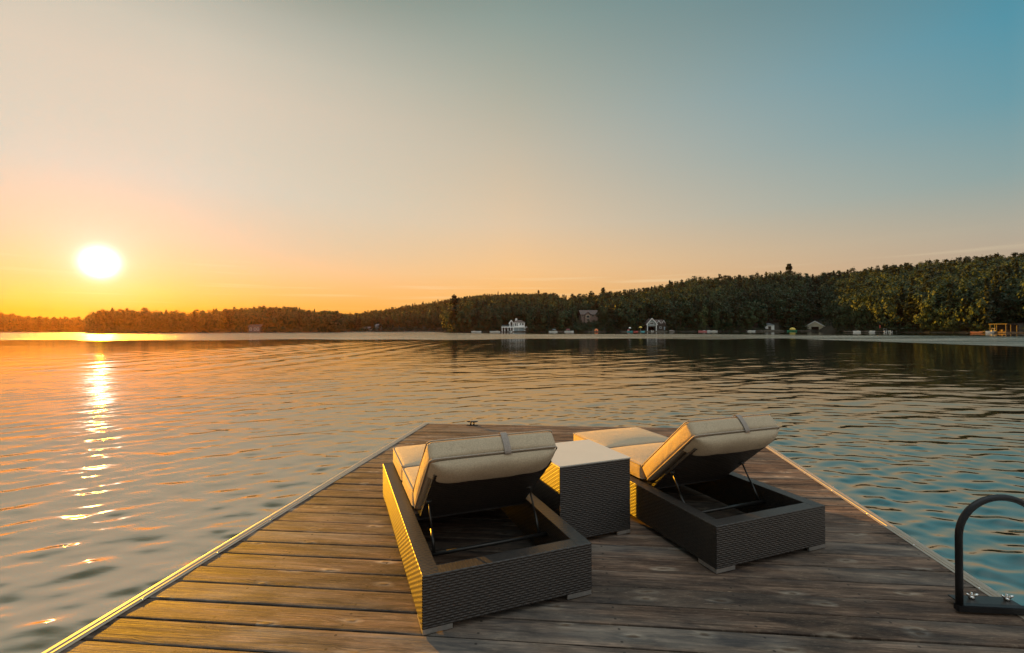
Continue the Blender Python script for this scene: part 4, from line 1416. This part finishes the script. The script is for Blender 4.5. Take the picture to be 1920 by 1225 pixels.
def make_lounger():
    root = thing('sun_lounger', 'dark wicker sun lounger', 'sun lounger')
    z0 = 0.022
    b = MB()
    hgt = FH - z0 - 0.004
    weave_panel(b, (0, LL, z0), (0, -1, 0), (0, 0, 1), LL, hgt)                 # left
    weave_panel(b, (LW, 0, z0), (0, 1, 0), (0, 0, 1), LL, hgt)                  # right
    weave_panel(b, (0, 0, z0), (1, 0, 0), (0, 0, 1), LW, hgt)                   # head end
    weave_panel(b, (LW, LL, z0), (-1, 0, 0), (0, 0, 1), LW, hgt)                # foot end
    kw = dict(strand=0.0115, stake=0.036, amp=0.0013)
    for O, ds, dt, Ln in (((0, LL, FH - 0.005), (0, -1, 0), (1, 0, 0), LL), ((LW, 0, FH - 0.005), (0, 1, 0), (-1, 0, 0), LL)):
        n = np.cross(ds, dt)
        weave_panel(b, O, ds, dt, Ln, RIM, swap=True, **kw)
    for O, ds, dt in (((RIM, 0, FH - 0.005), (1, 0, 0), (0, 1, 0)), ((LW - RIM, LL, FH - 0.005), (-1, 0, 0), (0, -1, 0))):
        weave_panel(b, O, ds, dt, LW - 2 * RIM, RIM, swap=True, strand=0.0115, stake=0.036, amp=0.0005)
    lo = dict(ns=3, ntt=4)
    weave_panel(b, (RIM, RIM, z0), (0, 1, 0), (0, 0, 1), LL - 2 * RIM, hgt, **lo)
    weave_panel(b, (LW - RIM, LL - RIM, z0), (0, -1, 0), (0, 0, 1), LL - 2 * RIM, hgt, **lo)
    weave_panel(b, (LW - RIM, RIM, z0), (-1, 0, 0), (0, 0, 1), LW - 2 * RIM, hgt, **lo)
    b.box(0.004, RIM - 0.004, 0.004, LL - 0.004, z0, z0 + 0.003).box(LW - RIM + 0.004, LW - 0.004, 0.004, LL - 0.004, z0, z0 + 0.003)
    b.build('frame', WICKER, root, smooth=True)
    for fx, fy in ((0, 0), (1, 0), (0, 1), (1, 1)):
        sx, sy = (1 if fx == 0 else -1), (1 if fy == 0 else -1)
        X, Y = fx * LW, fy * LL
        f = MB()
        def bx(a0, a1, c0, c1):
            xs, ys = sorted((X + sx * a0, X + sx * a1)), sorted((Y + sy * c0, Y + sy * c1))
            f.box(xs[0], xs[1], ys[0], ys[1], 0.001, 0.0225)
        bx(0.0, 0.125, 0.0, 0.010)
        bx(0.0, 0.010, 0.010, 0.125)
        f.build('foot', ALU, root)
    # woven platform below the seat
    pl = MB()
    weave_panel(pl, (RIM, 0.70, FH - 0.018), (1, 0, 0), (0, 1, 0), LW - 2 * RIM, LL - RIM - 0.70, strand=0.02, stake=0.03, ns=3, ntt=3)
    pl.box(RIM, LW - RIM, 0.66, 0.70, FH - 0.05, FH - 0.012)
    pl.build('seat_platform', WICKER, root, smooth=False)
    cx0, cx1 = 0.075, 0.735
    cw = cx1 - cx0
    for y0, y1, th, dz in ((0.715, 1.165, 0.105, 0.0), (1.170, 1.685, 0.110, 0.002)):
        M = Matrix.Translation((cx0, y0, FH - 0.004 + dz))
        c = rounded_cushion(cw, y1 - y0, th, 0.026, 0.024, 0.011).build('seat_cushion', FABRIC, root, smooth=True)
        c.matrix_local = M
        pp = MB().tube(perimeter(cw, y1 - y0, th - 0.007), 0.0042, 6, closed=True).tube(perimeter(cw, y1 - y0, 0.012), 0.0042, 6, closed=True)
        pp.build('piping', PIPE, c, smooth=True)
    # back rest: x across, local y up the back, local z towards the sitter
    a = R(41.5)
    dv, nv = Vector((0, -math.cos(a), math.sin(a))), Vector((0, math.sin(a), math.cos(a)))
    xv = dv.cross(nv)
    M = Matrix(((xv.x, dv.x, nv.x, 0), (xv.y, dv.y, nv.y, 0.665), (xv.z, dv.z, nv.z, 0.252), (0, 0, 0, 1)))
    flipx = xv.x < 0
    ox = cx1 if flipx else cx0
    M.translation.x = ox
    SL, TH = 0.585, 0.105
    bc = rounded_cushion(cw, SL, TH, 0.026, 0.022, 0.009).build('back_cushion', FABRIC, root, smooth=True)
    bc.matrix_local = M
    MB().tube(perimeter(cw, SL, TH - 0.006), 0.0042, 6, closed=True).tube(perimeter(cw, SL, 0.006), 0.0042, 6, closed=True).build('piping', PIPE, bc, smooth=True)
    # fabric pocket that hoods the top of the woven back panel
    n1, n2 = 36, 24
    P = np.zeros((n1, n2, 3))
    for i in range(n1):
        u = i / (n1 - 1)
        for j in range(n2):
            q = j / (n2 - 1)
            e = 1 - abs(2 * u - 1) ** 9
            ang = math.pi * q
            s_mid, hl = SL - 0.083, 0.080
            sag = 0.012 * math.sin(math.pi * u) * (1 - q)
            y = s_mid - hl * math.copysign(abs(math.cos(ang)) ** 0.75, math.cos(ang)) * (0.86 + 0.14 * e) - 0.9 * sag
            z = -0.004 - (0.064 * (math.sin(ang) ** 0.55) * e * (0.85 + 0.15 * math.sin(q * 3.14)) + 0.0014 * math.sin(u * 14 + q * 5) * math.sin(ang) + 0.0008 * math.sin(u * 31 + 1.3 + 4 * q) * math.sin(ang))
            P[i, j] = (0.004 + u * (cw - 0.008), y, z)
    MB().grid(P).build('pocket_flap', FABRIC, bc, smooth=True, normals=True)
    xs = cw * (0.58 if not flipx else 0.42)
    pts = []
    for q in np.linspace(0, 1, 9):
        pts.append((SL + 0.0045 + 0.0115 * math.sin(math.pi * q) ** 0.6, TH + 0.006 - (TH + 0.014) * q))
    pts = [(SL - 0.03, TH + 0.014)] + pts + [(SL - 0.01, -0.006)]
    Pst = np.array([[(xs - 0.017 + 0.034 * k / 3, y, z) for (y, z) in pts] for k in range(4)])
    Pin = Pst.copy()
    Pin[..., 1] -= 0.003
    MB().grid(Pst).grid(Pin, flip=True).build('strap', STRAP, bc, smooth=True)
    # woven back panel with its edge band
    bp = MB()
    pw = cw - 0.052
    x0 = 0.026
    weave_panel(bp, (x0 + pw, -0.02, -0.042), (-1, 0, 0), (0, 1, 0), pw, SL - 0.05, strand=0.0125, stake=0.021, ns=4, ntt=4)
    weave_panel(bp, (x0, -0.02, -0.026), (1, 0, 0), (0, 1, 0), pw, SL - 0.05, strand=0.03, stake=0.05, ns=2, ntt=2)
    for xx, sgn in ((x0, 1), (x0 + pw, -1)):
        if sgn > 0:
            weave_panel(bp, (xx, -0.02, -0.042), (0, 1, 0), (0, 0, 1), SL - 0.05, 0.016, swap=True, strand=0.0115, stake=0.024, amp=0.003, ns=4, ntt=4)
            P2 = (xx, -0.02, -0.026)
        O = (xx, SL - 0.07, -0.042) if sgn > 0 else (xx, -0.02, -0.026)
        weave_panel(bp, (xx, SL - 0.07, -0.042) if sgn > 0 else (xx, -0.02, -0.042), (0, -1, 0) if sgn > 0 else (0, 1, 0), (0, 0, 1), SL - 0.05, 0.016, swap=True,
                    strand=0.0115, stake=0.024, amp=0.003, ns=4, ntt=4)
    bp.box(x0, x0 + pw, -0.024, -0.02, -0.042, -0.026)
    p = bp.build('back_panel', WICKER, root, smooth=True)
    p.matrix_local = M
    # struts and cross bar
    hp = Vector((0, 0.665, 0.252))
    top = hp + dv * 0.225 - nv * 0.048
    for x in (0.115, 0.675):
        s = MB()
        bot = Vector((0, 0.335, 0.165))
        t3, b3 = Vector((x, top.y, top.z)), Vector((x, bot.y, bot.z))
        mid = t3.lerp(b3, 0.55)
        s.tube([t3, mid], 0.0052, 10).tube([mid, b3], 0.0078, 10)
        s.tube([t3 - Vector((0.014, 0, 0)), t3 + Vector((0.014, 0, 0))], 0.010, 10)
        s.build('strut', STRUTM, root, smooth=True)
    MB().tube([(RIM - 0.005, 0.335, 0.155), (LW - RIM + 0.005, 0.335, 0.155)], 0.010, 12).build('crossbar', STRUTM, root, smooth=True)
    return root


l1 = make_lounger()
l1.location, l1.rotation_euler = (-0.367, 1.852, 0.004), (0, 0, R(21.2))
l1['label'] = 'dark wicker lounger with tan cushions, nearest the camera, on the left of the side table'
l1['group'] = 'sun loungers on the dock'
l2 = copy_tree(l1)
l2.location, l2.rotation_euler = (1.035, 2.31, 0.004), (0, 0, R(20.3))
l2['label'] = 'dark wicker lounger with tan cushions, farther out, on the right of the side table'


def make_table():
    root = thing('side_table', 'square dark wicker cube side table with a pale glass top between the loungers', 'side table', (0.272, 2.60, 0.004), R(21.7))
    w, z0, z1 = 0.480, 0.022, 0.452
    b = MB()
    hgt = z1 - z0
    weave_panel(b, (0, 0, z0), (1, 0, 0), (0, 0, 1), w, hgt)
    weave_panel(b, (w, 0, z0), (0, 1, 0), (0, 0, 1), w, hgt)
    weave_panel(b, (w, w, z0), (-1, 0, 0), (0, 0, 1), w, hgt)
    weave_panel(b, (0, w, z0), (0, -1, 0), (0, 0, 1), w, hgt)
    b.box(0.002, w - 0.002, 0.002, w - 0.002, z1 - 0.004, z1)
    b.build('woven_body', WICKER, root, smooth=True)
    MB().box(-0.006, w + 0.006, -0.006, w + 0.006, z1 + 0.001, z1 + 0.009).build('glass_top', GLASS, root, bevel=0.002)
    for fx in (0, 1):
        for fy in (0, 1):
            sx, sy = (1, -1)[fx], (1, -1)[fy]
            f = MB()
            for a0, a1, c0, c1 in ((0, 0.09, 0, 0.01), (0, 0.01, 0.01, 0.09)):
                xs, ys = sorted((fx * w + sx * a0, fx * w + sx * a1)), sorted((fy * w + sy * c0, fy * w + sy * c1))
                f.box(xs[0], xs[1], ys[0], ys[1], 0.001, 0.0225)
            f.build('foot', ALU, root)


make_table()

# ------------------------------------------------------------------ swim ladder handle at the right edge
lp = MDOCK @ Vector((1.772, 2.175, 0))
lad = thing('swim_ladder', 'black tubular swim ladder with an arched handrail bolted to the right dock edge', 'ladder', lp, DA)
rad, tb, zs = 0.174, 0.0135, 0.335
pts = [(0, 0, 0.036), (0, 0, 0.12), (0, 0, 0.22), (0, 0, zs)]
pts += [(rad - rad * math.cos(a), 0, zs + rad * math.sin(a)) for a in np.linspace(0.12, math.pi - 0.12, 20)]
pts += [(2 * rad, 0, zs), (2 * rad, 0, 0.1), (2 * rad, 0, -0.3), (2 * rad, 0, -0.9)]
MB().tube(pts, tb, 14).build('handrail', BLACKM, lad, smooth=True)
MB().box(-0.0145, 2 * rad + 0.02, -0.0145, 0.0145, 0.008, 0.036).build('base_bar', BLACKM, lad, bevel=0.003)
MB().box(0.02, 0.27, 0.0175, 0.085, 0.025, 0.030).build('mounting_plate', STRUTM, lad, bevel=0.001)
for x in (0.10, 0.245):
    w = MB()
    w.tube([(x, 0.06, 0.026), (x, 0.06, 0.058)], 0.0045, 10)
    w.tube([(x, 0.06, 0.031), (x, 0.06, 0.042)], [0.012, 0.008], 10)
    for s in (-1, 1):
        w.tube([(x + s * 0.006, 0.06, 0.038), (x + s * 0.016, 0.058, 0.047), (x + s * 0.024, 0.056, 0.053)], [0.004, 0.006, 0.004], 8)
    w.build('wing_nut', STEEL, lad, smooth=True)
rg = MB()
for z in (-0.35, -0.62):
    rg.tube([(2 * rad, 0.0, z), (2 * rad, 0.36, z)], 0.014, 10)
rg.tube([(2 * rad, 0.36, -0.22), (2 * rad, 0.36, -0.9)], 0.0165, 10)
rg.build('rung', BLACKM, lad, smooth=True)

# ------------------------------------------------------------------ evening haze over the lake
hz = Mat('evening_haze')
hz.t.nodes.remove(hz.b)
pv = hz.n('ShaderNodeVolumePrincipled', {'Color': (1.0, 0.46, 0.25, 1), 'Density': 0.000032, 'Anisotropy': 0.78})
hz.t.links.new(pv.outputs[0], hz.t.nodes['Material Output'].inputs['Volume'])
tag(MB().box(-1300, 1300, -200, 920, -16, 78).build('haze', hz.m), kind='stuff')
